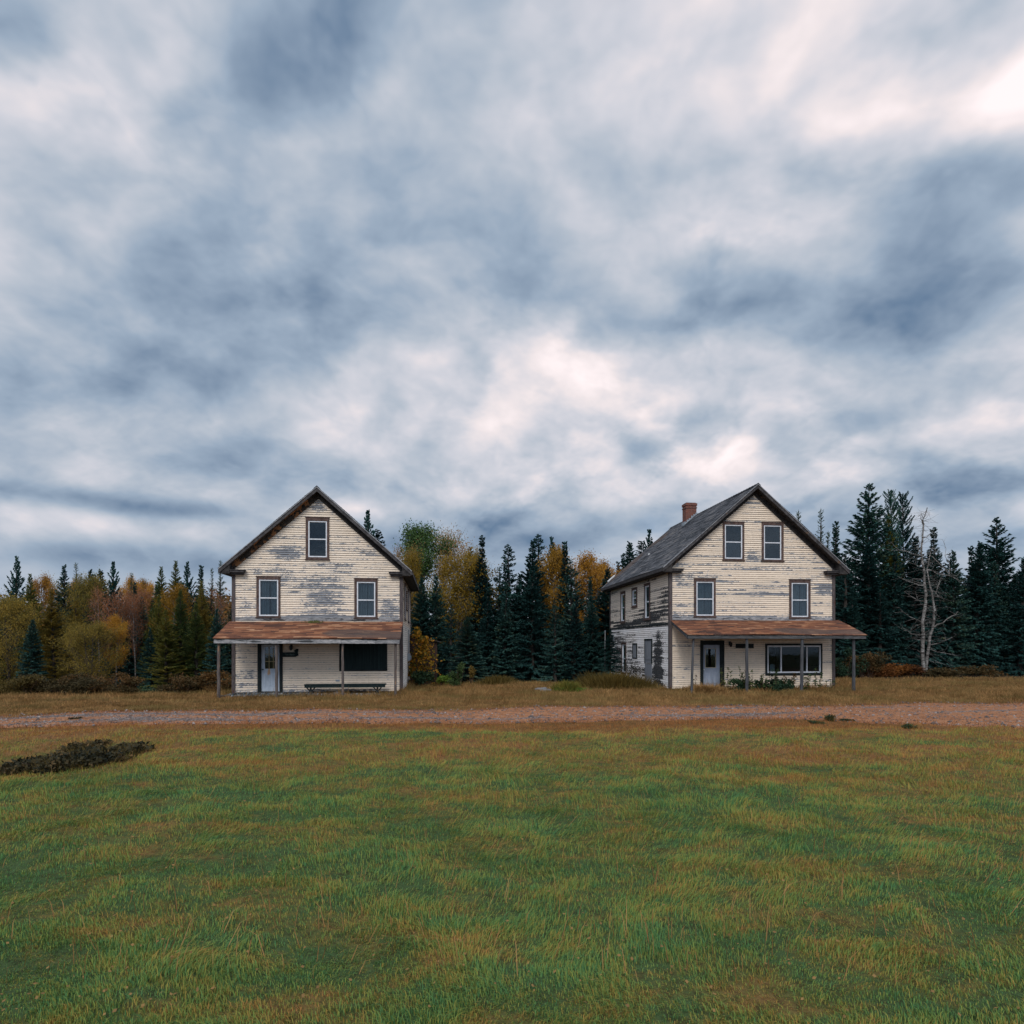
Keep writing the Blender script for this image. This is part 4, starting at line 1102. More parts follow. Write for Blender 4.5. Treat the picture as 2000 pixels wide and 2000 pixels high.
random.seed(77)
GC = 'trees of the wood between the two houses'
GL = 'trees of the mixed wood beyond the smaller house'
GR = 'trees of the wood beyond the larger house'
T = [
    # ---- behind and right of the left house
    ('pine', 716, 1002, 50, 74, 'dark conifer top rising behind the right roof slope of the smaller house', GC),
    ('spruce_c', 741, 1034, 51, 44, 'short dark conifer tip low behind the right roof slope of the smaller house', GC),
    ('poplar', 822, 1028, 53, 104, 'tall green leaved poplar, the only green broadleaf among yellow crowns', GC),
    ('birch_tan', 786, 1076, 50, 60, 'thin tan crowned birch rising right beside the eave of the smaller house', GC),
    ('birch_olive', 800, 1084, 47, 52, 'olive gold birch just in front of the tan birch at the eave', GC),
    ('birch_tan', 864, 1044, 55, 80, 'tan gold birch crown touching the right side of the green poplar', GC),
    ('birch_tan', 886, 1062, 53, 80, 'pale thin birch crown behind the broad olive gold birch', GC),
    ('birch_olive', 893, 1096, 46, 128, 'broad olive gold birch with pale slanting stems below its crown', GC),
    ('birch_olive', 923, 1080, 49, 60, 'narrow olive birch crown squeezed beside the tall narrow spruce', GC),
    ('spruce_d', 919, 1070, 56, 30, 'thin dark spruce tip poking out above the olive birches', GC),
    ('spruce_f', 943, 1048, 45, 60, 'tall narrow spruce standing alone in front of a sky gap, right of the olive birches', GC),
    ('spruce_b', 822, 1128, 41, 66, 'dark spruce close behind the brown shed, its tip under the poplar', GC),
    ('spruce_a', 852, 1124, 42, 66, 'dark bushy spruce under the olive gold birch, right of the shed', GC),
    ('spruce_b', 912, 1206, 37.5, 92, 'low dark spruce with drooping boughs at the wood edge under the olive birch', GC),
    ('spruce_e', 878, 1180, 40, 60, 'half hidden dark spruce between the shed spruces and the drooping low spruce', GC),
    ('spruce_e', 975, 1106, 46, 40, 'ragged dark spruce in the dip right of the tall narrow spruce', GC),
    ('spruce_c', 1000, 1063, 45, 64, 'tall spruce with a knobbly top, first right of the sky gap', GC),
    ('spruce_d', 987, 1093, 48, 30, 'small spruce tip tucked against the left of the knobbly topped spruce', GC),
    ('spruce_a', 1032, 1054, 46, 76, 'broad full spruce with a bushy flat top in the middle of the wood', GC),
    ('spruce_c', 1050, 1043, 52, 40, 'highest dark spruce spire in the middle of the wood, club shaped at the top', GC),
    ('pine', 1079, 1052, 55, 40, 'sparse dark pine top standing above the golden weeping birch', GC),
    ('spruce_d', 1093, 1066, 51, 34, 'small pointed spruce tip showing against the golden weeping birch', GC),
    ('birch', 1081, 1073, 48, 92, 'golden weeping birch framed by dark spruces in the middle of the wood', GC),
    ('aspen_orange', 1142, 1088, 48, 84, 'orange gold aspen crown right of the middle of the wood', GC),
    ('aspen_orange', 1178, 1102, 50, 70, 'smaller orange gold aspen crown next to the larger house', GC),
    ('spruce_d', 1110, 1058, 47, 40, 'slender pointed spruce between the golden birch and the orange aspen', GC),
    ('spruce_e', 1119, 1090, 43, 76, 'broad dark spruce right below the slender pointed one', GC),
    ('spruce_d', 1153, 1126, 43, 46, 'narrow dark spruce in front of the orange gold aspen', GC),
    ('spruce_b', 1180, 1112, 44, 52, 'dark spruce beside the roof corner of the larger house', GC),
    ('spruce_a', 1040, 1106, 41, 110, 'big dark full skirted spruce at the front of the wood, centre of the gap', GC),
    ('spruce_f', 985, 1140, 41, 90, 'dark front spruce under the knobbly topped one', GC),
    ('spruce_e', 1085, 1172, 39, 70, 'low dark front spruce beneath the golden weeping birch', GC),
    ('spruce_f', 1122, 1160, 39, 70, 'low dark front spruce beneath the orange aspen, left of the pale pole', GC),
    ('spruce_a', 1160, 1165, 42, 70, 'low dark spruce filling in behind the pale pole', GC),
    ('spruce_f', 950, 1150, 42, 74, 'dark front spruce below the tall narrow one beside the sky gap', GC),
    ('spruce_d', 1206, 1097, 58, 22, 'tiny spruce tip, lowest of those over the left roof edge of the larger house', GC),
    ('spruce_d', 1218, 1082, 58, 24, 'small spruce tip second from the low end of the larger roof', GC),
    ('spruce_b', 1236, 1058, 56, 44, 'broad spruce top over the left roof slope of the larger house', GC),
    ('pine', 1266, 1038, 57, 44, 'ragged pine top nearest the chimney over the left roof slope', GC),
    ('spruce_c', 1253, 1056, 59, 22, 'thin spruce tip between the broad spruce top and the ragged pine top', GC),
    # ---- right of the right house
    ('larch_thin', 1560, 994, 52, 30, 'pale thin larch top just right of the larger gable', GR),
    ('larch_thin', 1599, 991, 50, 26, 'slim pale green larch halfway down the right roof slope', GR),
    ('spruce_d', 1622, 1020, 47, 40, 'sharp pointed dark spruce low on the right roof slope', GR),
    ('larch_thin', 1614, 1036, 50, 24, 'short wispy larch left of the sharp pointed spruce', GR),
    ('fir', 1683, 946, 46, 108, 'tallest dark fir with open layered boughs, right of the larger house', GR),
    ('larch', 1722, 1004, 47, 46, 'olive topped larch between the tallest fir and the forked dark larch', GR),
    ('larch_dark', 1750, 956, 47, 56, 'dark open crowned larch forming the left half of the forked pair', GR),
    ('larch_dark', 1768, 958, 47.6, 58, 'dark open crowned larch forming the right half of the forked pair', GR),
    ('spruce_b', 1784, 1050, 45, 44, 'short dark spruce behind the dead white birch', GR),
    ('spruce_f', 1828, 1029, 47, 52, 'pointed dark spruce right behind the dead white birch', GR),
    ('spruce_a', 1858, 1076, 46, 64, 'dark spruce at the outer edge of the wood past the dead birch', GR),
    ('spruce_e', 1650, 1075, 43, 84, 'dark spruce against the right corner of the larger house', GR),
    ('spruce_b', 1700, 1060, 43.5, 90, 'dense dark spruce under the tallest fir', GR),
    ('spruce_f', 1742, 1080, 44, 90, 'dense dark spruce under the forked larch pair', GR),
    ('spruce_e', 1718, 1150, 42.5, 96, 'low dark spruce with sweeping boughs above the rust coloured ferns', GR),
    ('spruce_a', 1668, 1160, 42.5, 76, 'low dark spruce behind the outer porch post of the larger house', GR),
    ('spruce_e', 1772, 1150, 45, 80, 'low dark spruce directly left of the dead white birch', GR),
    ('spruce_a', 1835, 1150, 46, 80, 'low dark spruce directly right of the dead white birch', GR),
    ('spruce_b', 1900, 1060, 47, 80, 'dark spruce past the dead birch, first beyond the outer edge spruce', GR),
    ('fir', 1948, 1010, 52, 100, 'tall fir far out to the side of the dead birch', GR),
    ('spruce_a', 1990, 1090, 46, 90, 'dark spruce beside the far outer fir', GR),
    # ---- left of the left house
    ('larch_thin', 151, 1097, 56, 28, 'grey thin larch at the outer end of the mixed wood', GL),
    ('spruce_a', 167, 1113, 54, 30, 'small dark spruce tip right of the grey thin larch', GL),
    ('spruce_d', 183, 1121, 55, 20, 'smallest dark spruce tip in the mixed wood skyline', GL),
    ('spruce_b', 205, 1114, 54, 28, 'small dark spruce tip touching the large layered pine', GL),
    ('pine', 224, 1099, 50, 64, 'large dark pine with upswept layered boughs in the mixed wood', GL),
    ('larch_thin', 253, 1116, 58, 18, 'spindly larch top right of the large layered pine', GL),
    ('spruce_d', 267, 1138, 55, 22, 'narrow dark spruce among the orange far trees', GL),
    ('spruce_d', 301, 1135, 55, 22, 'narrow dark spruce left of the yellow green larches', GL),
    ('larch_gold', 150, 1168, 42, 70, 'broad golden larch filling the outer end of the mixed wood', GL),
    ('alder_gold', 176, 1140, 50, 70, 'rounded golden alder crown behind the broad golden larch', GL),
    ('alder_gold', 178, 1226, 40, 84, 'low bushy golden alder in front of the broad golden larch', GL),
    ('aspen_orange', 153, 1138, 58, 40, 'orange aspen crown at the outer end above the golden larches', GL),
    ('aspen_orange', 192, 1132, 66, 30, 'orange aspen tip between the small spruce tips', GL),
    ('maple_red', 226, 1172, 45, 56, 'russet maple with thin pale stems below the large layered pine', GL),
    ('maple_red', 265, 1172, 47, 34, 'small russet maple in front of a leaning pale trunk', GL),
    ('birch_bare', 195, 1145, 48, 30, 'nearly bare birch trunk left of the russet maple', GL),
    ('birch_bare', 253, 1150, 49, 26, 'nearly bare pale birch right of the russet maple', GL),
    ('birch_bare', 266, 1162, 46, 26, 'leaning pale birch trunk reaching low in the dark gap', GL),
    ('aspen_orange', 226, 1206, 41.5, 46, 'small bright orange aspen low in front of the dark gap', GL),
    ('aspen_orange', 258, 1132, 80, 44, 'far orange aspen right of the large layered pine', GL),
    ('birch', 276, 1137, 84, 40, 'far golden birch in the dip of the mixed wood skyline', GL),
    ('aspen_orange', 291, 1142, 82, 34, 'far orange aspen at the right of the skyline dip', GL),
    ('maple_red', 285, 1160, 62, 40, 'brownish russet crown below the far golden birch', GL),
    ('larch', 319, 1105, 50, 44, 'tall yellow green larch with a spindly tip, first right of the skyline dip', GL),
    ('larch', 306, 1160, 43, 74, 'mid height green larch below the spindly tipped one', GL),
    ('larch', 348, 1094, 52, 62, 'tallest pale yellow green larch of the mixed wood', GL),
    ('birch', 331, 1146, 46, 62, 'bright orange yellow birch crown between the green larches', GL),
    ('pine', 369, 1099, 50, 44, 'dark layered pine second from the eave of the smaller house', GL),
    ('spruce_d', 386, 1104, 51, 30, 'narrow dark spruce beside the dark layered pine', GL),
    ('larch', 393, 1134, 46, 54, 'yellowish larch in front of the narrow dark spruce', GL),
    ('larch_gold', 396, 1152, 44, 66, 'golden tinted larch below the yellowish one', GL),
    ('larch_thin', 412, 1107, 52, 36, 'thin larch left of the eave of the smaller house', GL),
    ('larch_thin', 428, 1092, 50, 40, 'tallest thin larch, its tip right by the eave of the smaller house', GL),
    ('birch_bare', 424, 1150, 46, 32, 'pale birch trunk close to the corner of the smaller house', GL),
    ('larch', 354, 1150, 42, 84, 'dark green larch in the middle front of the mixed wood', GL),
    ('larch', 326, 1190, 40, 92, 'broad low green larch, frontmost of the mixed wood', GL),
    ('larch', 384, 1178, 41, 92, 'broad low olive larch beside the porch of the smaller house', GL),
    ('spruce_a', 425, 1190, 40, 70, 'dark spruce right behind the outer porch post of the smaller house', GL),
    ('spruce_a', 250, 1180, 47, 60, 'dark spruce filling the gap behind the leaning pale trunk', GL),
    ('spruce_b', 225, 1240, 42, 50, 'low dark spruce under the small orange aspen', GL),
    ('spruce_a', 296, 1226, 42, 54, 'low dark spruce left of the broad low green larch', GL),
    ('larch_gold', 108, 1150, 44, 64, 'golden larch beyond the outer end of the mixed wood', GL),
    ('spruce_a', 128, 1105, 54, 44, 'dark spruce beyond the grey thin larch', GL),
    ('larch', 66, 1120, 46, 70, 'yellow green larch far out beside the golden larches', GL),
    ('pine', 30, 1090, 52, 60, 'dark pine at the far outer side of the mixed wood', GL),
    ('aspen_orange', 84, 1128, 58, 50, 'orange aspen far out between larch and golden larch', GL),
    ('alder_gold', 18, 1180, 43, 100, 'golden alder below the far outer dark pine', GL),
    ('spruce_b', 60, 1210, 40, 60, 'low dark spruce below the far outer yellow green larch', GL),
]
for (k, px, py, Y, w, lab, grp) in T:
    tree(k, px, py, Y, w, lab, grp)

# dark spruces deep in the wood, of which only bits show between the named ones
rg = random.Random(12)
px = 770
while px < 1230:
    for Y in (49, 57):
        tree(rg.choice(['spruce_a', 'spruce_b', 'spruce_e', 'spruce_f']), px + rg.uniform(-8, 8), rg.uniform(1120, 1165), Y + rg.uniform(-1.5, 1.5), rg.uniform(60, 80),
             'dark spruce packed deep in the wood between the two houses', 'spruces deep in the wood between the houses')
    px += 30
px = 1560
while px < 2170:
    for Y in (50, 57):
        tree(rg.choice(['spruce_a', 'spruce_b', 'spruce_e', 'spruce_f']), px + rg.uniform(-8, 8), rg.uniform(1065, 1130), Y + rg.uniform(-1.5, 1.5), rg.uniform(60, 84),
             'dark spruce packed deep in the wood behind the larger house', 'spruces deep in the wood behind the larger house')
    px += 32
px = -150
while px < 470:
    for Y in (53, 62):
        tree(rg.choice(['spruce_a', 'spruce_b', 'larch', 'spruce_d']), px + rg.uniform(-8, 8), rg.uniform(1165, 1200), Y + rg.uniform(-1.5, 1.5), rg.uniform(56, 80),
             'conifer packed deep in the mixed wood left of the smaller house', 'conifers deep in the mixed wood')
    px += 30

# dead white birch
Yd = 42.0
bx = X(1807, Yd); bz = float(gz(bx, Yd))
db = empty('dead_birch', (bx, Yd, bz), 0, 'dead leafless white birch with two twisting stems and bare crooked limbs', 'dead tree')


def c5(x, y, dep=0.0):
    px, py = 1530 + x * .22256, 930 + y * .22256
    return np.array([X(px, Yd) - bx, dep, Zt(py, Yd) - bz])


rs = np.random.RandomState(4)
stemA = [(1235, 1790, 0), (1222, 1600, 0), (1232, 1420, .05), (1228, 1280, .1), (1252, 1150, .12), (1262, 1040, .1), (1245, 920, .1), (1238, 790, .1), (1222, 690, .15), (1238, 560, .2), (1246, 430, .2), (1240, 380, .2), (1262, 330, .2), (1280, 270, .2)]
stemB = [(1255, 1790, .1), (1268, 1600, .1), (1282, 1420, 0), (1312, 1300, -.05), (1318, 1180, -.1), (1300, 1050, -.1), (1275, 930, -.05), (1258, 820, 0), (1285, 700, 0), (1305, 630, 0)]
limbs = [([(1262, 820, 0), (1330, 860, -.2), (1420, 880, -.4), (1500, 930, -.6)], .05), ([(1300, 700, 0), (1380, 810, -.3), (1440, 880, -.4), (1490, 920, -.5)], .045),
         ([(1310, 1000, 0), (1380, 1060, .2), (1440, 1090, .3)], .04), ([(1318, 1330, 0), (1380, 1290, -.2), (1450, 1230, -.3), (1500, 1190, -.3)], .065),
         ([(1236, 700, 0), (1150, 680, .2), (1050, 640, .4), (985, 565, .5)], .045), ([(1232, 800, 0), (1170, 770, .2), (1110, 740, .3)], .035),
         ([(1250, 960, 0), (1160, 930, .3), (1090, 900, .4), (1040, 870, .5)], .04), ([(1240, 1100, 0), (1150, 1060, .2), (1085, 1010, .3)], .035),
         ([(1238, 540, .2), (1310, 500, .2), (1340, 490, .2)], .04), ([(1238, 420, .2), (1222, 370, .2), (1218, 340, .2)], .03), ([(1225, 330, .2), (1245, 400, .2)], .02),
         ([(1295, 1480, 0), (1400, 1440, -.3), (1480, 1400, -.4)], .035), ([(1290, 1520, 0), (1370, 1550, -.4), (1450, 1570, -.5)], .03),
         ([(1222, 690, .1), (1190, 640, .1), (1205, 590, .1), (1190, 540, .1)], .04), ([(1305, 630, 0), (1330, 650, -.1), (1335, 700, -.1)], .03),
         ([(1420, 880, -.3), (1440, 770, -.2), (1410, 640, -.2), (1390, 560, -.1)], .03), ([(1330, 1040, 0), (1360, 900, -.2), (1380, 830, -.3)], .03),
         ([(1228, 1280, .1), (1130, 1230, .3), (1050, 1150, .4)], .03), ([(1225, 1400, 0), (1140, 1380, .3), (1090, 1350, .3)], .028)]
tr = MB()
for st, r0 in ((stemA, .125), (stemB, .10)):
    pts = [c5(*p) for p in st]
    out = []
    for a, b in zip(pts, pts[1:]): out += [a, (a * 2 + b) / 3 + rs.normal(0, .018, 3), (a + b * 2) / 3 + rs.normal(0, .018, 3)]
    out.append(pts[-1]); n = len(out)
    tr.tube([tuple(p) for p in out], [r0 * (1 - .82 * (i / n) ** .9) * rs.uniform(.92, 1.08) for i in range(n)], 8, .5)
tr.build('trunk', MT['birch_bark'], db, True)
for pl, r0 in limbs:
    tr = MB()
    pts = [c5(*p) for p in pl]
    out = []
    for a, b in zip(pts, pts[1:]): out += [a, (a + b) / 2 + rs.normal(0, .05, 3)]
    out.append(pts[-1]); n = len(out)
    tr.tube([tuple(p) for p in out], [max(.006, r0 * .72 * (1 - .8 * i / n)) for i in range(n)], 5, rs.rand())
    for k in range(9):
        i = rs.randint(1, n); q = out[i]
        d = rs.normal(0, 1, 3); d[2] = d[2] * .7 + .25; d /= np.linalg.norm(d)
        L = rs.uniform(.3, .9); q2 = q + d * L * .5 + rs.normal(0, .05, 3); q3 = q2 + d * L * .5 + rs.normal(0, .08, 3)
        tr.tube([tuple(q), tuple(q2), tuple(q3)], [.010, .006, .003], 3, rs.rand())
    tr.build('limb', MT['birch_bark'], db)
tr = MB()
for k in range(260):
    st = stemA if rs.rand() < .6 else stemB
    i = rs.randint(1, len(st) - 1); q = c5(*st[i]) + np.array([0, 0, rs.uniform(-.4, .4)])
    a = rs.uniform(0, 6.28); d = np.array([math.cos(a), math.sin(a), rs.uniform(-.5, .5)]); L = rs.uniform(.35, 1.5)
    q2 = q + d * L * .5 + rs.normal(0, .06, 3); q3 = q2 + d * L * .5 + rs.normal(0, .12, 3); q3[2] -= .1 * L
    tr.tube([tuple(q), tuple(q2), tuple(q3)], [.010, .007, .003], 3, rs.rand())
tr.build('twigs', MT['birch_bark'], db)

# ------------------------------------------------------------------ shrubs, weeds and clumps
def put(name, parts, px, Y, label, cat, group=None, z=None, rot=None):
    x = X(px, Y)
    e = empty(name, (x, Y, float(gz(x, Y)) if z is None else z), random.uniform(0, 6.28) if rot is None else rot, label, cat, group)
    for me in parts: link(me.name.split('.')[0], me, e)
    return e


random.seed(5)
# yellow shrub climbing the shed and the side wall
rs = np.random.RandomState(9)
n = 1350
z = np.concatenate([rs.beta(1.3, 1.1, n - 120) * 2.75, 2.6 + rs.rand(120) * .55])
wd = np.where(z > 2.65, .16, .86 - .15 * z)
x = rs.normal(0, .52, n) * wd + np.where(z > 2.6, -.30, 0) ; y = rs.normal(0, .28, n)
lowv = rs.rand(n) < .12
x = np.where(lowv, -.62 + rs.normal(0, .10, n), x); z = np.where(lowv, rs.uniform(.5, 1.7, n), z)
Pn = np.stack([x, y, z], 1); a = rs.uniform(0, 6.28, n); e = rs.uniform(-1.0, .4, n)
D = np.stack([np.cos(a) * np.cos(e), np.sin(a) * np.cos(e), np.sin(e)], 1); l = rs.uniform(.09, .20, n)
MT['vine'] = leaf_mat('yellow_orange_vine_leaves', [(0, (.10, .11, .02)), (.25, (.34, .20, .025)), (.5, (.60, .27, .03)), (.78, (.66, .20, .03)), (1, (.80, .50, .13))], .4, nscale=1.2)
lm = quads_mesh('leaves', Pn, D, unit(np.cross(D, rs.uniform(-1, 1, (n, 3)))), l, l * .42, rs.rand(n), MT['vine'])
tr = MB()
for k in range(26):
    q = Pn[rs.randint(n)]; b0 = np.array([rs.normal(0, .3), rs.normal(0, .12), -.1]); mid = b0 * .5 + q * .5 + rs.normal(0, .08, 3)
    tr.tube([tuple(b0), tuple(mid), tuple(q)], [.014, .010, .004], 4, rs.rand())
put('yellow_shrub', [lm, tr.mesh('stems', MT['twig'], True)], 826, 34.0, 'tall yellow and orange leaved shrub in front of the brown shed', 'shrub', rot=0)
bm_ = bush_mesh(21, 1.3, .7, .85, 1500, .11, 'shrubgreen'); put('green_bush', bm_, 832, 33.2, 'dark green bush at the foot of the yellow shrub', 'bush', rot=0)
put('green_bush', bush_mesh(22, .8, .6, .6, 900, .09, 'lime'), 864, 33.6, 'small light green bush between the yellow shrub and the olive bush', 'bush')
put('olive_bush', bush_mesh(23, 1.1, .7, 1.25, 1300, .09, 'weed', 18), 892, 34.2, 'olive green upright bush right of the light green one', 'bush')
put('brown_bush', bush_mesh(24, .7, .5, 1.0, 700, .08, 'olivegrass', 16), 921, 34.6, 'brown stalky bush, outermost right of the shrubs by the shed', 'bush')
put('green_bush', bush_mesh(25, .7, .4, .35, 500, .08, 'weed'), 889, 32.8, 'low green weeds in front of the olive green bush', 'bush')
# grass clumps
put('grass_clump', [blade_tuft(31, 1.75, 1.0, .52, 1500, 'yelgrass', .010, .8)], 1108, 29.6, 'yellow green tuft of long grass beside the grey stone slabs', 'grass clump', 'long grass clumps in the yard')
put('green_bush', bush_mesh(26, 1.7, .8, .18, 700, .07, 'lime'), 1112, 29.0, 'light green low weeds around the yellow grass tuft', 'bush')
put('grass_clump', [blade_tuft(32, 2.9, 1.6, .85, 3400, 'olivegrass', .011, .7)], 1204, 31.6, 'wide olive brown clump of long grass by the peeling side wall', 'grass clump', 'long grass clumps in the yard')
put('grass_clump', [blade_tuft(33, 1.5, .9, .80, 1300, 'olivegrass', .011, .7)], 1160, 33.4, 'olive clump of long grass just below the pale pole', 'grass clump', 'long grass clumps in the yard')
put('grass_clump', [blade_tuft(34, 1.45, .8, .48, 1300, 'straw', .011, 1.1, .6, .35)], 1378, 28.9, 'heap of tan dry grass in front of the pale grey door', 'grass clump', 'long grass clumps in the yard')
put('grass_clump', [blade_tuft(35, 2.0, 1.2, .45, 1500, 'olivegrass', .010, .7)], 972, 34.3, 'low brown grass hump at the wood edge between the houses', 'grass clump', 'long grass clumps in the yard')
# side wall shrub and bare bush
e = empty('young_spruce', (*onh(RO, -.85, 7.6)[:2], 0), 0, 'young dark spruce bush growing against the peeling side wall', 'bush')
cm, tm, h0, r0 = KIND['spruce_a'][1]; e.scale = (.42, .42, .31); link('trunk', tm, e); link('crown', cm, e)
tr = MB(); tips = []; rs = np.random.RandomState(3)
for k in range(9):
    a = rs.uniform(0, 6.28); skeleton(tr, rs, np.array([rs.normal(0, .08), rs.normal(0, .08), -.1]), np.array([math.cos(a) * .5, math.sin(a) * .5, .9]), .95, .014, 1, tips, (2, 4), .5, .3)
Tp = np.array([q for q, _ in tips]); n = 420; ii = rs.randint(0, len(Tp), n); a = rs.uniform(0, 6.28, n)
D = np.stack([np.cos(a), np.sin(a), rs.uniform(-.6, .6, n)], 1); D = unit(D); l = rs.uniform(.04, .09, n)
lm = quads_mesh('leaves', Tp[ii] + rs.normal(0, .05, (n, 3)), D, unit(np.cross(D, rs.uniform(-1, 1, (n, 3)))), l, l * .4, rs.rand(n), MT['black'])
e = empty('bare_bush', (*onh(RO, -.75, 3.7)[:2], .03), 0, 'nearly bare dark bush under the boarded side window', 'bush')
link('stems', tr.mesh('stems', MT['bark']), e); link('leaves', lm, e)
# weeds before the right porch
for i, (px, Y, h, ns, w, mt, lab) in enumerate([
    (1421, 29.9, 1.05, 6, .28, 'weed', 'tall leafy weeds right beside the pale grey door'),
    (1449, 29.2, 1.25, 3, .22, 'weed', 'tallest thin brown topped weed left of the second porch post'),
    (1467, 29.1, 1.05, 5, .30, 'weed', 'brown topped weeds just right of the second porch post'),
    (1488, 29.4, .85, 5, .30, 'weed', 'weeds with yellowing leaves below the left of the shop window'),
    (1512, 29.2, 1.0, 9, .42, 'shrubgreen', 'thick green weeds below the left pane of the shop window'),
    (1540, 29.5, .75, 7, .40, 'brush', 'brown seeded weeds below the middle pane of the shop window'),
    (1574, 29.2, .80, 7, .34, 'weed', 'green weeds right beside the third porch post'),
    (1598, 29.6, .95, 4, .26, 'weed', 'thin weeds below the right pane of the shop window'),
    (1620, 29.8, .50, 4, .26, 'weed', 'short weeds near the right corner of the larger house'),
    (1357, 29.9, .70, 2, .16, 'black', 'thin dark weed between the first porch post and the pale grey door')]):
    put('weed_plant', weed_mesh(50 + i, h, ns, w, mt), px, Y, lab, 'weeds', 'weeds in front of the larger porch', z=.05)
for i, (px, Y, w, h, lab) in enumerate([(1444, 29.3, 1.1, .55, 'dark green low bush around the second porch post'), (1500, 29.6, 2.0, .55, 'wide dark green bush between the second and third porch posts'), (1530, 29.0, 1.3, .42, 'dark green low bush left of the third porch post')]):
    put('green_bush', bush_mesh(70 + i, w, .6, h, int(1300 * w), .085, 'shrubgreen'), px, Y, lab, 'bush', 'dark bushes in front of the larger porch', rot=0)
# right of the right house: bushes and ferns
put('brown_bush', bush_mesh(81, 2.7, 1.6, 1.7, 3600, .10, 'brush', 20), 1690, 40.3, 'rounded brown bush seen behind the outer porch post of the larger house', 'bush', rot=0)
put('green_bush', bush_mesh(82, 2.2, 1.4, 2.3, 3200, .10, 'shrubgreen', 20), 1652, 40.0, 'green and brown bush beside the right corner of the larger house', 'bush', rot=0)
for i, (px, w, h, lab) in enumerate([(1660, 2.6, .85, 'rust brown ferns nearest the outer porch post'), (1700, 2.6, .95, 'rust orange ferns below the sweeping dark spruce'), (1744, 2.8, .95, 'rust orange ferns between the sweeping spruce and the dead birch'), (1776, 2.0, .8, 'rust ferns at the left foot of the dead birch'),
                                     (1838, 2.6, .7, 'dull brown ferns right of the dead birch'), (1900, 3.2, .8, 'dull brown ferns far right of the dead birch')]):
    put('fern_patch', bush_mesh(90 + i, w, 1.3, h, 2600, .12, 'fern' if i < 4 else 'brush', 10, .25, 12), px, 41.2 + .2 * (i % 2), lab, 'ferns', 'autumn ferns along the wood edge', rot=0)
# left: brown brush along the wood edge
for i, (px, Y, w, h, mt, lab) in enumerate([
    (150, 27.5, 2.6, .85, 'brush', 'brown brush at the outer left of the yard edge'), (190, 28.3, 2.4, 1.0, 'brush', 'brown brush second from the outer end of the yard edge'), (228, 28.0, 2.0, .8, 'brush', 'brown brush below the small orange aspen'),
    (280, 32.5, 2.6, .9, 'olivegrass', 'tan brush set back in the middle of the yard edge'), (318, 31.5, 2.6, .7, 'shrubgreen', 'dark green brush set back in the yard edge'), (352, 29.0, 2.2, .95, 'brush', 'brown brush left of the outer porch post'),
    (396, 29.6, 2.4, 1.05, 'brush', 'brown green brush right next to the outer porch post'), (440, 30.0, 2.0, .95, 'brush', 'brown brush behind the outer porch post by the wall corner'), (250, 34, 3.0, 1.1, 'shrubgreen', 'dark green brush deep under the leaning pale birch'), (100, 28, 3.0, 1.0, 'brush', 'brown brush beyond the outer end of the yard edge'), (40, 28, 3.0, .9, 'olivegrass', 'tan brush far out along the yard edge')]):
    put('brush_clump', bush_mesh(110 + i, w, 1.4, h, int(1500 * w), .085, mt, 22, .3, 12), px, Y, lab, 'brush', 'brush along the edge of the mixed wood', rot=0)
# dark hollow with dead leaves in the verge
for i, (px, Y, w, h, lab) in enumerate([(150, 11.5, .9, .34, 'black withered weeds at the front of the verge hollow, the outermost dark clump'), (184, 11.8, .8, .32, 'black withered weeds at the front of the verge hollow, second dark clump'), (216, 12.1, .6, .26, 'black withered weeds at the front of the verge hollow, innermost of the front row'),
                                        (158, 12.9, .8, .34, 'black withered weeds at the back of the verge hollow, the outermost clump'), (200, 13.0, .7, .30, 'black withered weeds in the middle back of the verge hollow'), (244, 12.9, .6, .24, 'black withered weeds at the inner side of the verge hollow'),
                                        (262, 13.4, .4, .16, 'small withered weed at the inner rim of the verge hollow'), (172, 13.9, .7, .22, 'sparse dark weeds behind the verge hollow towards the road'), (110, 12.3, 1.0, .32, 'black withered weeds trailing off beyond the verge hollow'), (56, 12.0, .8, .25, 'small withered weeds well beyond the verge hollow')]):
    put('dead_weeds', bush_mesh(130 + i, w * 1.15, 1.0, h * .95, int(1100 * w), .080, 'black', 14, .28, 22) + (blade_tuft(160 + i, w * 1.2, .9, h * .9, int(420 * w), 'black', .006, 1.1, .5, .3), blade_tuft(180 + i, w * 1.2, .9, h * 1.25, int(420 * w), 'olivegrass', .004, 1.0, .5, .2)), px, Y, lab, 'weeds', 'withered weeds in the hollow', rot=0)
# dark weeds at the road fork
for i, (px, Y, w, h, lab) in enumerate([(1594, 17.6, .42, .07, 'flat dark green weed at the road fork, left of the taller one'), (1621, 18.0, .22, .22, 'taller dark green weed sticking up at the road fork'), (1655, 17.8, .42, .07, 'flat dark green weed at the road fork, right of the taller one'), (1776, 15.8, .3, .18, 'small dark weed alone by the grey gravel of the fork'), (148, 18.2, .35, .08, 'dark weeds at the edge of the gravel road by the outer end')]):
    put('road_weed', bush_mesh(140 + i, w * .9, .35, h * .8, 190, .05, 'shrubgreen' if i < 4 else 'black', 8, .3, 14) + (blade_tuft(200 + i, w, .35, h * 1.1, 160, 'olivegrass', .004, 1.0),), px, Y, lab, 'weeds', 'weeds on the gravel road', rot=0)

# ------------------------------------------------------------------ ground, road, far hill
def axis(lo, hi, fine_lo, fine_hi, df, dc):
    a = [fine_lo]
    x = fine_lo; s = df
    L = []
    while x > lo: s *= 1.12; x -= s; L.append(x)
    x = fine_lo; M = []
    while x < fine_hi: M.append(x); x += df
    s = df; Rr = [fine_hi]; x = fine_hi
    while x < hi: s *= 1.12; x += s; Rr.append(x)
    return np.array(L[::-1] + M + Rr)


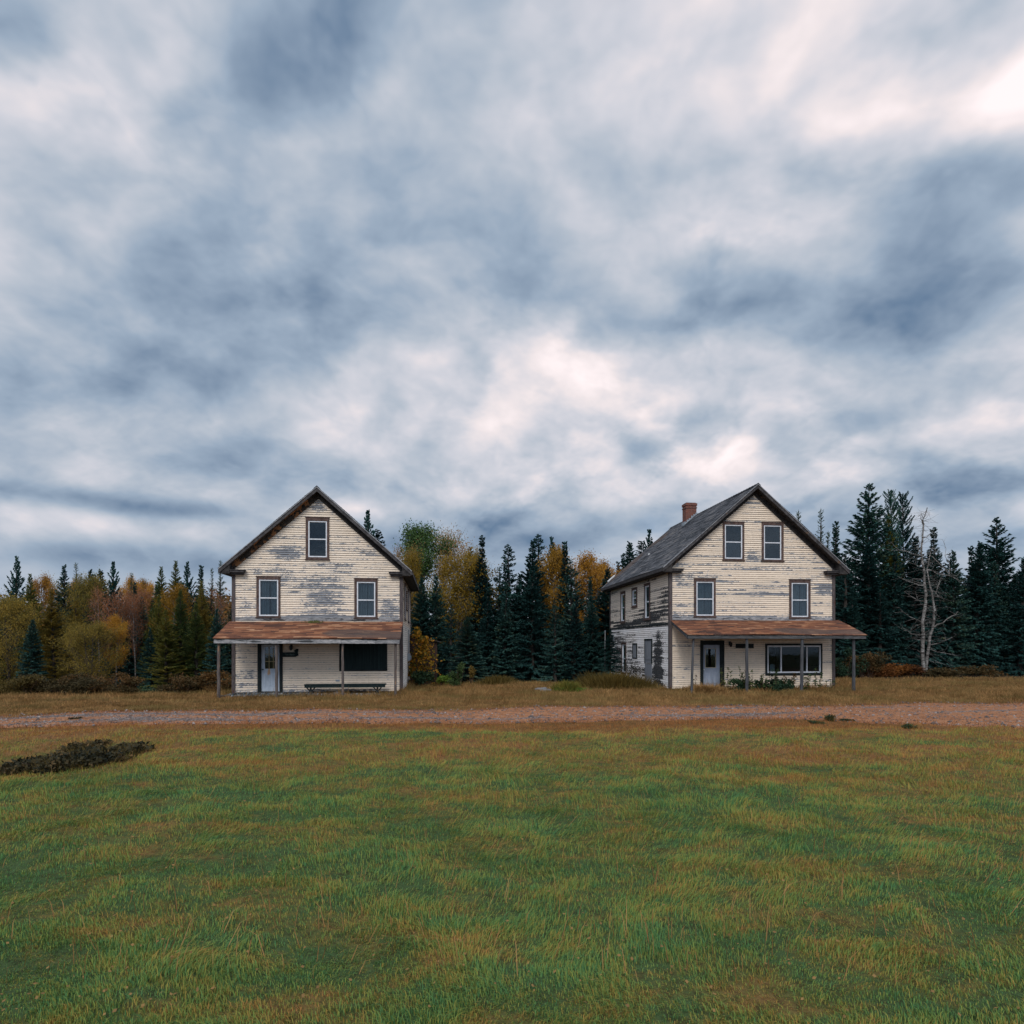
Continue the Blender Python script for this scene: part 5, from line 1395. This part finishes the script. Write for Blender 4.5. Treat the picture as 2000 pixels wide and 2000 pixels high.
xs = axis(-900, 900, -24, 24, .25, 5); ys = axis(-60, 1200, 2, 46, .25, 5)
XX, YY = np.meshgrid(xs, ys)
ZZ = gz(XX, YY)
V = np.stack([XX, YY, ZZ], -1).reshape(-1, 3)
nx, ny = len(xs), len(ys)
i = np.arange(ny - 1)[:, None] * nx + np.arange(nx - 1)[None, :]
F = np.stack([i, i + 1, i + nx + 1, i + nx], -1).reshape(-1, 4)


def turf_colours(g, P):
    """which turf grows where: green and brown patches over the plot, from world position"""
    s = g.sep(P); y = s[1]; x = s[0]
    n1 = g.noise(g.vm('MULTIPLY', P, (.30, .62, 0)), 1.0, 4, .6)
    n2 = g.noise(g.vm('MULTIPLY', P, (1.1, 1.9, 0)), 1.0, 4, .6)
    n3 = g.noise(g.vm('MULTIPLY', P, (3.2, 5.5, 0)), 1.0, 3, .6)
    f = g.m('ADD', g.m('ADD', g.m('MULTIPLY', n1, .50), g.m('MULTIPLY', n2, .38)), g.m('MULTIPLY', g.m('SUBTRACT', n3, .5), .34))
    f = g.m('ADD', g.m('MULTIPLY', g.m('SUBTRACT', f, .44), 1.25), .475)
    yard = g.ss(y, 15.2, 17.2)
    f = g.m('SUBTRACT', f, g.m('MULTIPLY', yard, .26))
    f = g.m('ADD', f, g.ss(y, 12.0, 8.6, 0, .10))
    f = g.m('SUBTRACT', f, g.ss(y, 13.5, 16.0, 0, .03))
    f = g.m('ADD', f, g.ss(x, -8.5, -5, -.05, .02))
    f = g.m('SUBTRACT', f, g.ss(x, 3.0, 8.5, 0, .075))
    f = g.m('ADD', f, blobsum(g, P, [(9.2, 13.6, 0, 2.4, .9, 9, .13), (5.0, 11.3, 0, 2.6, 1.0, 9, .12), (-6.5, 9.5, 0, 4, 2, 9, .05), (-3.5, 14.6, 0, 4.2, 1.0, 9, .09), (.8, 12.6, 0, 2.6, 1.0, 9, -.10), (12, 24.5, 0, 8, 2.2, 9, .05)]))
    return f, n1, n2, yard


g = G('ground_soil'); P = g.pos()
f, n1, n2, yard = turf_colours(g, P)
fine = g.noise(P, 9, 5, .7)
col = g.ramp(f, [(.34, (.19, .10, .045)), (.44, (.16, .105, .04)), (.52, (.105, .10, .035)), (.62, (.055, .09, .036))])
yc = g.ramp(n2, [(.3, (.085, .06, .02)), (.5, (.15, .08, .028)), (.7, (.20, .10, .038))])
col = g.mix(g.m('MULTIPLY', yard, .75), col, yc)
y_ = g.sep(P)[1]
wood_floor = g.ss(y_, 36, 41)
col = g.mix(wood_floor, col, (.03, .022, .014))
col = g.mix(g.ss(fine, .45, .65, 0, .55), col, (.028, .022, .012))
gm = g.done(col, .95, g.bump(g.m('ADD', fine, g.noise(P, 38, 3, .7)), .9, .03), spec=.05)
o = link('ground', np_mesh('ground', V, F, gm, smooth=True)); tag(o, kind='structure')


def road_far(x): return 21.9 + .105 * x + .25 * np.sin(x * .5) + .12 * np.sin(x * 1.7)
def road_near(x): return 17.75 + .105 * x - 4.6 * sstep(6.5, 15, x) - 5 * sstep(15, 30, x) + .18 * np.sin(x * .9 + 1) + .1 * np.sin(x * 2.3)


rx = np.arange(-70, 70.01, .25); K = 40
yy = road_near(rx)[:, None] + (road_far(rx) - road_near(rx))[:, None] * (np.arange(K + 1) / K)[None, :]
x2 = np.repeat(rx[:, None], K + 1, 1)
edge = np.abs(np.arange(K + 1) / K - .5) * 2
zz = gz(x2, yy) + .022 - .045 * (edge[None, :] ** 8)
V = np.stack([x2, yy, zz], -1).reshape(-1, 3)
i = np.arange(len(rx) - 1)[:, None] * (K + 1) + np.arange(K)[None, :]
F = np.stack([i, i + K + 1, i + K + 2, i + 1], -1).reshape(-1, 4)
g = G('gravel'); P = g.pos()
vo = g.n('ShaderNodeTexVoronoi', {'Vector': P, 'Scale': 26.0}, feature='F1'); cellc = g.sep(vo.outputs['Color'])
stn = g.ramp(cellc[0], [(0, (.05, .045, .045)), (.45, (.12, .10, .095)), (.8, (.20, .165, .15)), (1, (.34, .29, .27))])
n1 = g.noise(g.vm('MULTIPLY', P, (.22, .75, 0)), 1.0, 5, .65); n2 = g.noise(P, 3.5, 4, .7)
dirt = g.mix(g.ss(n2, .35, .65), (.22, .098, .050), (.34, .168, .088))
cover = g.m('ADD', g.m('MULTIPLY', n1, .7), g.m('MULTIPLY', n2, .3))
x_ = g.sep(P)[0]
cover = g.m('ADD', cover, g.ss(x_, -9, 1, -.01, .08))
cover = g.m('ADD', cover, blobsum(g, P, [(10.5, 17.2, 0, 4.5, 1.7, 9, .25), (12.8, 16.0, 0, 2.2, .9, 9, -.2), (-10, 18.2, 0, 3.5, 1.1, 9, -.05), (7, 19.4, 0, 5, .9, 9, -.12), (-1, 19.8, 0, 4, 1.0, 9, .08)]))
col = g.mix(g.ss(cover, .45, .58), stn, dirt)
yy_ = g.sep(P)[1]
mid = g.m('SUBTRACT', yy_, g.m('ADD', g.m('MULTIPLY', x_, .105), 19.75))
mid = g.m('ADD', mid, g.m('MULTIPLY', g.m('SUBTRACT', n1, .5), 1.2))
trk = g.m('ABSOLUTE', g.m('SUBTRACT', g.m('ABSOLUTE', mid), .80))
cover = g.m('SUBTRACT', g.m('ADD', cover, .085), g.ss(trk, .40, .08, 0, .15))
cover = g.m('ADD', cover, g.ss(g.m('ABSOLUTE', mid), 1.35, 1.95, 0, .10))
col = g.mix(g.ss(cover, .46, .56), stn, dirt)
h = g.m('ADD', g.m('MULTIPLY', vo.outputs['Distance'], -1.0), g.m('MULTIPLY', n2, .5))
gm = g.done(col, .95, g.bump(h, .9, .02), spec=.1)
o = link('gravel_road', np_mesh('gravel_road', V, F, gm, smooth=True)); tag(o, kind='structure')

# loose stones on the road and under the left house
rs = np.random.RandomState(6)
oct_v = np.array([[1, 0, 0], [0, 1, 0], [-1, 0, 0], [0, -1, 0], [0, 0, .7], [0, 0, -.5]]); oct_f = np.array([[0, 1, 4], [1, 2, 4], [2, 3, 4], [3, 0, 4], [1, 0, 5], [2, 1, 5], [3, 2, 5], [0, 3, 5]])
def pebbles(name, x, y, z, s, mat):
    n = len(x); a = rs.uniform(0, 6.28, n)
    v = oct_v[None] * rs.uniform(.6, 1.3, (n, 6, 3)) * s[:, None, None]
    c, k = np.cos(a)[:, None], np.sin(a)[:, None]
    vx = v[..., 0] * c - v[..., 1] * k; vy = v[..., 0] * k + v[..., 1] * c
    V = np.stack([vx + x[:, None], vy + y[:, None], v[..., 2] + z[:, None]], -1).reshape(-1, 3)
    F = (np.arange(n)[:, None, None] * 6 + oct_f[None]).reshape(-1, 3)
    o = link(name, np_mesh(name, V, F, mat, {'rnd': np.repeat(rs.rand(n), 6)})); return o
n = 9000; x = rs.uniform(-20, 20, n); t = rs.rand(n); y = road_near(x) + (road_far(x) - road_near(x)) * t
g = G('loose_stone'); sm = g.done(g.ramp(g.attr('rnd'), [(0, (.06, .055, .058)), (.6, (.14, .12, .115)), (1, (.30, .27, .26))]), .95)
tag(pebbles('gravel', x, y, gz(x, y) + .022, rs.gamma(2, .009, n) + .006, sm), kind='stuff')
n = 2600; u = rs.uniform(-.1, 7.5, n); v = rs.uniform(-1.5, .0, n); hx = LO[0] + CT * u - ST * v; hy = LO[1] + ST * u + CT * v
keep = rs.rand(n) < np.exp(-((u - 2.5) / 2.8) ** 2); hx, hy = hx[keep], hy[keep]
g = G('dark_rubble'); sm = g.done(g.ramp(g.attr('rnd'), [(0, (.025, .035, .04)), (.7, (.09, .105, .115)), (1, (.30, .32, .33))]), .95)
tag(pebbles('rubble', hx, hy, gz(hx, hy) + .01, rs.gamma(2, .018, len(hx)) + .012, sm), kind='stuff')

# far wooded hill behind the mixed wood
hx = np.linspace(-330, 330, 140); hy = np.linspace(120, 300, 30)
HX, HY = np.meshgrid(hx, hy)
def hillz(x, y): return -1.5 + 17.5 * sstep(120, 185, y) * (.80 + .20 * np.sin(x * .021 + .6)) * (1 - .45 * sstep(-60, 40, x)) + 1.5 * np.sin(x * .05 + y * .03)
HZ = hillz(HX, HY); HZ[-1, :] = -3
V = np.stack([HX, HY, HZ], -1).reshape(-1, 3); i = np.arange(29)[:, None] * 140 + np.arange(139)[None, :]
F = np.stack([i, i + 1, i + 141, i + 140], -1).reshape(-1, 4)
g = G('hill_cover'); P = g.pos(); n = g.noise(P, .12, 5, .7)
o = link('far_hill', np_mesh('far_hill', V, F, g.done(g.ramp(n, [(.3, (.05, .04, .025)), (.5, (.13, .075, .03)), (.7, (.18, .11, .04))]), .95), smooth=True)); tag(o, kind='structure')
rs = np.random.RandomState(14); nT = 900
tx = rs.uniform(-230, -60, nT); ty = rs.uniform(125, 200, nT); tz = hillz(tx, ty)
k = 70; a = rs.normal(0, 1, (nT, k, 3)) * np.array([1.0, 1.0, 1.5]); hgt = rs.uniform(2.5, 5.0, nT)
P3 = np.stack([tx, ty, tz + hgt * .8], -1)[:, None, :] + a
P3 = P3.reshape(-1, 3); m_ = len(P3); aa = rs.uniform(0, 6.28, m_)
D = unit(np.stack([np.cos(aa), np.sin(aa), rs.uniform(-.5, .8, m_)], 1)); l = rs.uniform(.45, 1.0, m_)
MT['farwood'] = leaf_mat('far_wood_leaves', [(0, (.05, .045, .03)), (.4, (.13, .075, .03)), (.7, (.26, .13, .03)), (1, (.34, .19, .05))], .3, nscale=.02)
o = link('far_woods', quads_mesh('far_woods', P3, D, unit(np.cross(D, rs.uniform(-1, 1, (m_, 3)))), l, l * .4, np.clip(np.repeat(rs.rand(nT), k) * .8 + rs.rand(m_) * .2, 0, 1), MT['farwood']))
tag(o, 'far autumn wood covering the distant hillside', kind='stuff')

# ------------------------------------------------------------------ grass
def grass_mat(name, yard):
    g = G(name); P = g.pos(); rnd = g.attr('rnd'); tip = g.attr('tip')
    f, n1, n2, yd = turf_colours(g, P)
    f2 = g.m('ADD', f, g.m('MULTIPLY', g.m('SUBTRACT', rnd, .5), .30))
    col = g.ramp(f2, [(.22, (.30, .125, .045)), (.34, (.38, .20, .06)), (.44, (.33, .235, .06)), (.52, (.25, .26, .058)), (.62, (.155, .25, .062)), (.76, (.075, .20, .075))])
    if yard:
        yc = g.ramp(g.m('ADD', g.m('MULTIPLY', n2, .6), g.m('MULTIPLY', rnd, .4)), [(.2, (.085, .085, .035)), (.40, (.19, .135, .05)), (.58, (.33, .195, .075)), (.8, (.48, .30, .13))])
        yc = g.mix(g.ss(n1, .46, .60, 0, .65), yc, (.115, .125, .045))
        yc = g.mix(g.ss(g.noise(g.vm('MULTIPLY', P, (1.6, 3.2, 0)), 1.0, 4, .65), .45, .65, 0, .55), yc, (.075, .06, .026))
        col = g.mix(.8, col, yc)
    d = g.n('ShaderNodeBsdfPrincipled', {'Base Color': col, 'Roughness': .75, 'Specular IOR Level': .12})
    t = g.n('ShaderNodeBsdfTranslucent', {'Color': col})
    mx = g.n('ShaderNodeMixShader', {0: .25, 1: d.outputs[0], 2: t.outputs[0]})
    g.nt.links.new(mx.outputs[0], g.out.inputs[0])
    return g.mat


def grass(name, x, y, h, w, mat, rs, lean=.7, wind=(.25, .05), zoff=0.0):
    n = len(x); z = gz(x, y) + zoff
    a = rs.uniform(0, 6.283, n); b = a + rs.uniform(-.7, .7, n) + 1.57
    ln = lean * rs.rand(n) ** .7
    # swirls of flattened grass
    sw = vn(x, y, .55, 3); th = vn(x, y, 1.1, 4) * 9
    dirx = np.cos(b) * ln + wind[0] * sw * 1.6 + .9 * sw * np.cos(th); diry = np.sin(b) * ln * .9 + wind[1] + .6 * sw * np.sin(th)
    sx, sy = np.cos(a) * w, np.sin(a) * w
    V = np.zeros((n, 5, 3))
    V[:, 0] = np.stack([x - sx, y - sy, z - .02], 1); V[:, 1] = np.stack([x + sx, y + sy, z - .02], 1)
    mx, my = x + dirx * h * .45, y + diry * h * .45; mz = z + h * .55
    V[:, 2] = np.stack([mx - sx * .8, my - sy * .8, mz], 1); V[:, 3] = np.stack([mx + sx * .8, my + sy * .8, mz], 1)
    V[:, 4] = np.stack([x + dirx * h * 1.25, y + diry * h * 1.25, z + h * np.maximum(.45, 1 - .35 * ln - .3 * sw)], 1)
    base = np.arange(n)[:, None] * 5
    F = np.concatenate([base + np.array([0, 1, 2]), base + np.array([1, 3, 2]), base + np.array([2, 3, 4])])
    r = np.repeat(rs.rand(n), 5)
    o = link(name, np_mesh(name, V.reshape(-1, 3), F, mat, {'rnd': r}))
    return tag(o, kind='stuff')


def spread(n, y0, y1, rs, power=1.6, margin=1.0):
    """more blades where the ground is nearer"""
    u = rs.rand(n); p = 1 - power
    y = (y0 ** p + (y1 ** p - y0 ** p) * u) ** (1 / p)
    x = rs.uniform(-1, 1, n) * (y * .84 + margin)
    return x, y


def vn(x, y, s, seed):
    r = np.random.RandomState(seed).rand(256, 256)
    a, b = x / s + 1000, y / s + 1000
    i, j = np.floor(a).astype(int), np.floor(b).astype(int); f, g_ = a - i, b - j
    f = f * f * (3 - 2 * f); g_ = g_ * g_ * (3 - 2 * g_); i %= 255; j %= 255
    return (r[i, j] * (1 - f) + r[i + 1, j] * f) * (1 - g_) + (r[i, j + 1] * (1 - f) + r[i + 1, j + 1] * f) * g_


MT['grass'] = grass_mat('verge_grass', False); MT['yardgrass'] = grass_mat('yard_grass', True)
rs = np.random.RandomState(101)
x, y = spread(1150000, 3.0, 19.8, rs, 1.25, 5.5)
clump = 2 * (.6 * vn(x, y, .32, 11) + .4 * vn(x, y, .14, 12)) - 1
keep = (y < road_near(x) + rs.normal(.12, .25, len(x)) + 1.3 * (vn(x, y, .7, 15) - .45)) & (rs.rand(len(x)) < (.62 + .75 * clump).clip(.42))
x, y, clump = x[keep], y[keep], clump[keep]
big = .6 * vn(x, y, 1.6, 13) + .4 * vn(x, y, .6, 14)
h = rs.gamma(4, .0125, len(x)) * (.40 + .85 * big + .70 * clump).clip(.28) + .015
h *= .58 + .42 * sstep(4, 11, y)
grass('grass', x, y, h, rs.uniform(.0016, .0032, len(x)) * (.7 + y * .055), MT['grass'], rs, .8)
# taller dry stalks with seed heads
x, y = spread(6500, 4, 18.5, rs, 1.2); keep = y < road_near(x) - .2; x, y = x[keep], y[keep]
pk = np.exp(-((x - 9) / 4) ** 2) + np.exp(-((x - 1) / 2.5) ** 2 - ((y - 13.5) / 2.5) ** 2) + .25; k2 = rs.rand(len(x)) < pk; x, y = x[k2], y[k2]
grass('dry_grass', x, y, rs.uniform(.12, .30, len(x)), rs.uniform(.0022, .0035, len(x)), MT['straw'], rs, .45)
# fallen leaves blown into the verge
n = 3800; x, y = spread(n, 3.6, 20, rs, 1.2); kk = rs.rand(n) < .25 + .9 * vn(x, y, 1.3, 23) ** 2; x, y = x[kk], y[kk]; n = len(x)
a = rs.uniform(0, 6.28, n); e_ = rs.uniform(-.5, .5, n)
D = np.stack([np.cos(a) * np.cos(e_), np.sin(a) * np.cos(e_), np.sin(e_)], 1)
l = rs.uniform(.014, .036, n)
o = link('fallen_leaves', quads_mesh('fallen_leaves', np.stack([x, y, gz(x, y) + rs.uniform(.03, .075, n)], 1), D, unit(np.cross(D, rs.normal(0, .4, (n, 3)) + [0, 0, 1])), l, l * .36, rs.rand(n), MT['tan'])); tag(o, kind='stuff')
# yard
yl = 40
x, y = spread(500000, 18.5, yl, rs, 1.5, 6)
back = 36.5 + 7 * sstep(9, 16, x) - 8.5 * sstep(-12.5, -15, x)
u = CT * (x - LO[0]) + ST * (y - LO[1]); v = -ST * (x - LO[0]) + CT * (y - LO[1]); u2 = CT * (x - RO[0]) + ST * (y - RO[1]); v2 = -ST * (x - RO[0]) + CT * (y - RO[1])
inL = (u > -.05) & (u < 7.55) & (v > -.05) & (v < 8); inR = (u2 > -.05) & (u2 < 8.6) & (v2 > -.05) & (v2 < 10.8)
bare = (u > -.3) & (u < 7.6) & (v > -1.5) & (v < 0) & (rs.rand(len(x)) < .9 * np.exp(-((u - 2.2) / 3.6) ** 2))
keep = (y > road_far(x) + rs.normal(-.1, .25, len(x)) - 1.5 * (vn(x, y, .8, 16) - .4)) & (y < back + 2) & ~inL & ~inR & ~bare
cl = 2 * (.6 * vn(x, y, .7, 17) + .4 * vn(x, y, .3, 18)) - 1
keep &= rs.rand(len(x)) < .65 + .6 * cl
x, y, cl = x[keep], y[keep], cl[keep]
h = rs.gamma(5, .020, len(x)) * (.6 + .7 * sstep(21, 27, y)) * (.85 + .6 * cl) + .02
grass('grass', x, y, h, rs.uniform(.004, .0075, len(x)), MT['yardgrass'], rs, .55, (.12, 0))
# longer grass along the foot of the walls
fx, fy = [], []
for (O, u0, u1, v0, v1, n) in ((LO, 4.0, 7.6, -.30, -.06, 900), (LO, 7.56, 7.95, -.3, 7.0, 1600), (LO, -.5, -.08, -.4, 7, 1500), (RO, -.1, 8.6, -.32, -.07, 2600), (RO, -.5, -.08, -.4, 10.5, 2600), (RO, 8.6, 9.0, -.3, 9, 1500), (LO, -.4, 7.7, -2.1, -1.7, 900), (RO, -.1, 8.8, -2.2, -1.7, 900)):
    u_ = rs.uniform(u0, u1, n); v_ = rs.uniform(v0, v1, n); fx.append(O[0] + CT * u_ - ST * v_); fy.append(O[1] + ST * u_ + CT * v_)
x, y = np.concatenate(fx), np.concatenate(fy); kk = rs.rand(len(x)) < .25 + vn(x, y, .5, 31); x, y = x[kk], y[kk]
grass('grass', x, y, rs.gamma(4, .050, len(x)) * (.5 + vn(x, y, .6, 32)), rs.uniform(.004, .007, len(x)), MT['yardgrass'], rs, .5, (.05, 0))
# thin dry growth on the road itself
x = rs.uniform(-22, 22, 60000); t = rs.rand(len(x)); y = road_near(x) + (road_far(x) - road_near(x)) * t
nn = vn(x, y, .9, 19) - .3
edge = np.abs(t - .5) * 2
keep = rs.rand(len(x)) < .06 + .85 * edge ** 2.2 * (.3 + 1.1 * vn(x, y, .5, 20)) + .35 * np.exp(-((x - 10.5) / 3.5) ** 2 - ((y - 17.2) / 1.2) ** 2) + .2 * (nn > .35)
x, y = x[keep], y[keep]
MT['roadgrass'] = leaf_mat('rusty_road_grass', [(0, (.15, .06, .03)), (.5, (.27, .115, .05)), (1, (.36, .19, .09))], .2)
grass('dry_grass', x, y, rs.uniform(.02, .075, len(x)), rs.uniform(.004, .007, len(x)), MT['roadgrass'], rs, .8, zoff=.02)

# ------------------------------------------------------------------ sky, sun, camera
w = bpy.data.worlds.new('World'); sc.world = w; w.use_nodes = True
nt = w.node_tree; nt.nodes.clear()


class GW(G):
    def __init__(s, nt): s.nt = nt


g = GW(nt)
SUN_EL, SUN_AZ = R_(40), R_(180 + 8)
sky = g.n('ShaderNodeTexSky', None, sky_type='NISHITA', sun_disc=False, sun_elevation=SUN_EL, sun_rotation=SUN_AZ)
dirv = g.n('ShaderNodeTexCoord').outputs['Generated']
ds = g.sep(dirv)
zz_ = g.m('MAXIMUM', ds[2], 0.0)
inv = g.m('DIVIDE', 1.0, g.m('ADD', zz_, .46))
pl = g.n('ShaderNodeCombineXYZ', {0: g.m('MULTIPLY', ds[0], inv), 1: g.m('MULTIPLY', ds[1], inv), 2: g.m('MULTIPLY', ds[2], .6)}).outputs[0]
wn = g.n('ShaderNodeTexNoise', {'Vector': pl, 'Scale': 1.6, 'Detail': 4, 'Roughness': .55})
wp = g.vm('ADD', pl, g.vm('MULTIPLY', g.vm('SUBTRACT', wn.outputs['Color'], (.5, .5, .5)), (.22, .22, .15)))
fb = g.noise(g.vm('ADD', wp, (3.1, 1.7, .4)), 2.0, 6, .52)
f2 = g.noise(g.vm('ADD', wp, (7.3, 2.2, .0)), 5.5, 4, .52)


fo = g.noise(g.vm('ADD', wp, (3.1, 1.7 - .13, .44)), 2.0, 6, .52)
f2o = g.noise(g.vm('ADD', wp, (7.3, 2.2 - .06, .02)), 5.5, 4, .52)


def billow(off, sc, det):
    v = g.n('ShaderNodeTexVoronoi', {'Vector': g.vm('ADD', wp2, off), 'Scale': sc, 'Detail': det, 'Roughness': .5}, feature='F1')
    return g.m('SUBTRACT', .75, v.outputs['Distance'])


wn2 = g.n('ShaderNodeTexNoise', {'Vector': pl, 'Scale': 6.0, 'Detail': 4, 'Roughness': .6})
wp2 = g.vm('ADD', wp, g.vm('MULTIPLY', g.vm('SUBTRACT', wn2.outputs['Color'], (.5, .5, .5)), (.20, .20, .12)))
b1 = billow((2.2, .7, .3), 2.4, 1.5)
b1o = billow((2.2, .7 - .08, .34), 2.4, 1.5)
puff = g.m('MULTIPLY', g.m('SUBTRACT', b1, b1o), .85)
pmask = g.ss(g.noise(g.vm('ADD', wp, (5.5, 3.3, 1.0)), 1.3, 3, .5), .40, .60, .15, 1.0)
puff = g.m('MULTIPLY', puff, pmask)
puff = g.m('ADD', puff, g.m('MULTIPLY', g.m('SUBTRACT', b1, .35), .14))


def pdir(px, py):
    v = Vector(((px - 1000) / FPX, 1, (HOR - py) / FPX)).normalized(); return tuple(v)


def lump(px, py, rx, rz, wgt):
    c = pdir(px, py)
    d = g.vm('MULTIPLY', g.vm('SUBTRACT', dirv, c), (1 / rx, 1 / max(rx, .35), 1 / rz))
    d = g.vm('ADD', d, g.vm('MULTIPLY', g.vm('SUBTRACT', wn.outputs['Color'], (.5, .5, .5)), (.8, 0, .8)))
    return g.ss(g.vm('LENGTH', d), 1.0, 0.0, 0.0, wgt)


val = g.m('ADD', g.m('MULTIPLY', g.m('SUBTRACT', fb, .5), .62), g.m('MULTIPLY', g.m('SUBTRACT', f2, .5), .34))
relief = g.m('ADD', g.m('MULTIPLY', g.m('SUBTRACT', fb, fo), .55), g.m('MULTIPLY', g.m('SUBTRACT', f2, f2o), .45))
val = g.m('ADD', val, g.m('ADD', relief, puff))
val = g.m('MULTIPLY', val, g.ss(ds[2], .02, .26, .35, 1.0))
val = g.m('ADD', val, g.ss(ds[2], .10, .28, .475, .60))
for L in [(960, 800, .26, .10, .13), (1180, 720, .22, .12, .13), (900, 600, .22, .10, .12), (1640, 800, .26, .14, .12), (640, 760, .14, .09, .10), (230, 1030, .16, .035, .26), (330, 950, .14, .03, .12),
          (1860, 540, .15, .12, -.36), (1800, 420, .24, .09, -.22), (1500, 490, .20, .09, .20), (1560, 590, .16, .06, .10), (250, 560, .30, .14, -.10), (300, 780, .24, .10, -.09), (250, 985, .26, .022, -.22), (1000, 1040, .6, .05, -.14), (1450, 960, .3, .05, -.06), (300, 1100, .3, .03, -.14), (480, 480, .3, .08, -.06), (380, 640, .35, .16, -.07), (1500, 1000, .4, .04, -.08), (560, 900, .25, .05, -.05),
          (930, 530, .08, .05, .12), (1130, 650, .10, .06, .12), (840, 690, .10, .03, .10), (1160, 700, .12, .05, .12), (1240, 560, .22, .08, .10), (1500, 640, .25, .05, .08), (1130, 940, .12, .05, .10)]:
    val = g.m('ADD', val, lump(*L))
cloud = g.ramp(val, [(.04, (.05, .105, .19)), (.22, (.15, .205, .285)), (.38, (.235, .295, .375)), (.52, (.335, .375, .435)), (.66, (.46, .465, .51)), (.80, (.62, .565, .575)), (.94, (.76, .675, .68))])
# gaps of clear sky
gapm = g.ss(g.noise(g.vm('ADD', wp, (1.3, 8.1, 0)), 1.9, 5, .55), .60, .74, 0, .30)
clear = g.vm('MULTIPLY', sky.outputs[0], (.55, .62, .72))
mixed = g.mix(gapm, g.vm('MULTIPLY', cloud, (10, 10, 10)), clear)
# below the horizon: dull earth light
mixed = g.mix(g.ss(ds[2], -.02, -.12), mixed, (.9, .75, .55))
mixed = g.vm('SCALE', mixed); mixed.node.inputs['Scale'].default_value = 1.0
nt.links.new(g.ss(ds[1], .60, .15, 1.0, 1.6), mixed.node.inputs['Scale'])  # sky made brighter beside and behind the camera, added as fill light
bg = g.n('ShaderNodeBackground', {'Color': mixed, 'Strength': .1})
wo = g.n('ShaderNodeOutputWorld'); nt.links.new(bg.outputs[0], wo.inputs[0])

ld = bpy.data.lights.new('sun', 'SUN'); ld.energy = 1.3; ld.angle = R_(22); ld.color = (1, .95, .89)
lo = bpy.data.objects.new('sun', ld); C.objects.link(lo)
sd = Vector((math.sin(SUN_AZ) * math.cos(SUN_EL), math.cos(SUN_AZ) * math.cos(SUN_EL), math.sin(SUN_EL)))
lo.rotation_euler = sd.to_track_quat('Z', 'Y').to_euler(); lo.location = (0, -20, 30)

cd = bpy.data.cameras.new('camera'); cam = bpy.data.objects.new('camera', cd); C.objects.link(cam)
cam.location = (0, 0, CAMZ); cam.rotation_euler = (R_(90), 0, 0)
cd.sensor_fit = 'HORIZONTAL'; cd.sensor_width = 36; cd.lens = 36 * FPX / 2000; cd.shift_y = (HOR - 1000) / 2000
cd.clip_start = .1; cd.clip_end = 4000
sc.camera = cam
sc.view_settings.view_transform = 'Standard'; sc.view_settings.look = 'None'; sc.view_settings.exposure = 0.5; sc.view_settings.gamma = 1
sc.cycles.max_bounces = 5; sc.cycles.diffuse_bounces = 3; sc.cycles.glossy_bounces = 2; sc.cycles.transmission_bounces = 3; sc.cycles.transparent_max_bounces = 8
sc.cycles.use_denoising = True
sc.cycles.caustics_reflective = False; sc.cycles.caustics_refractive = False
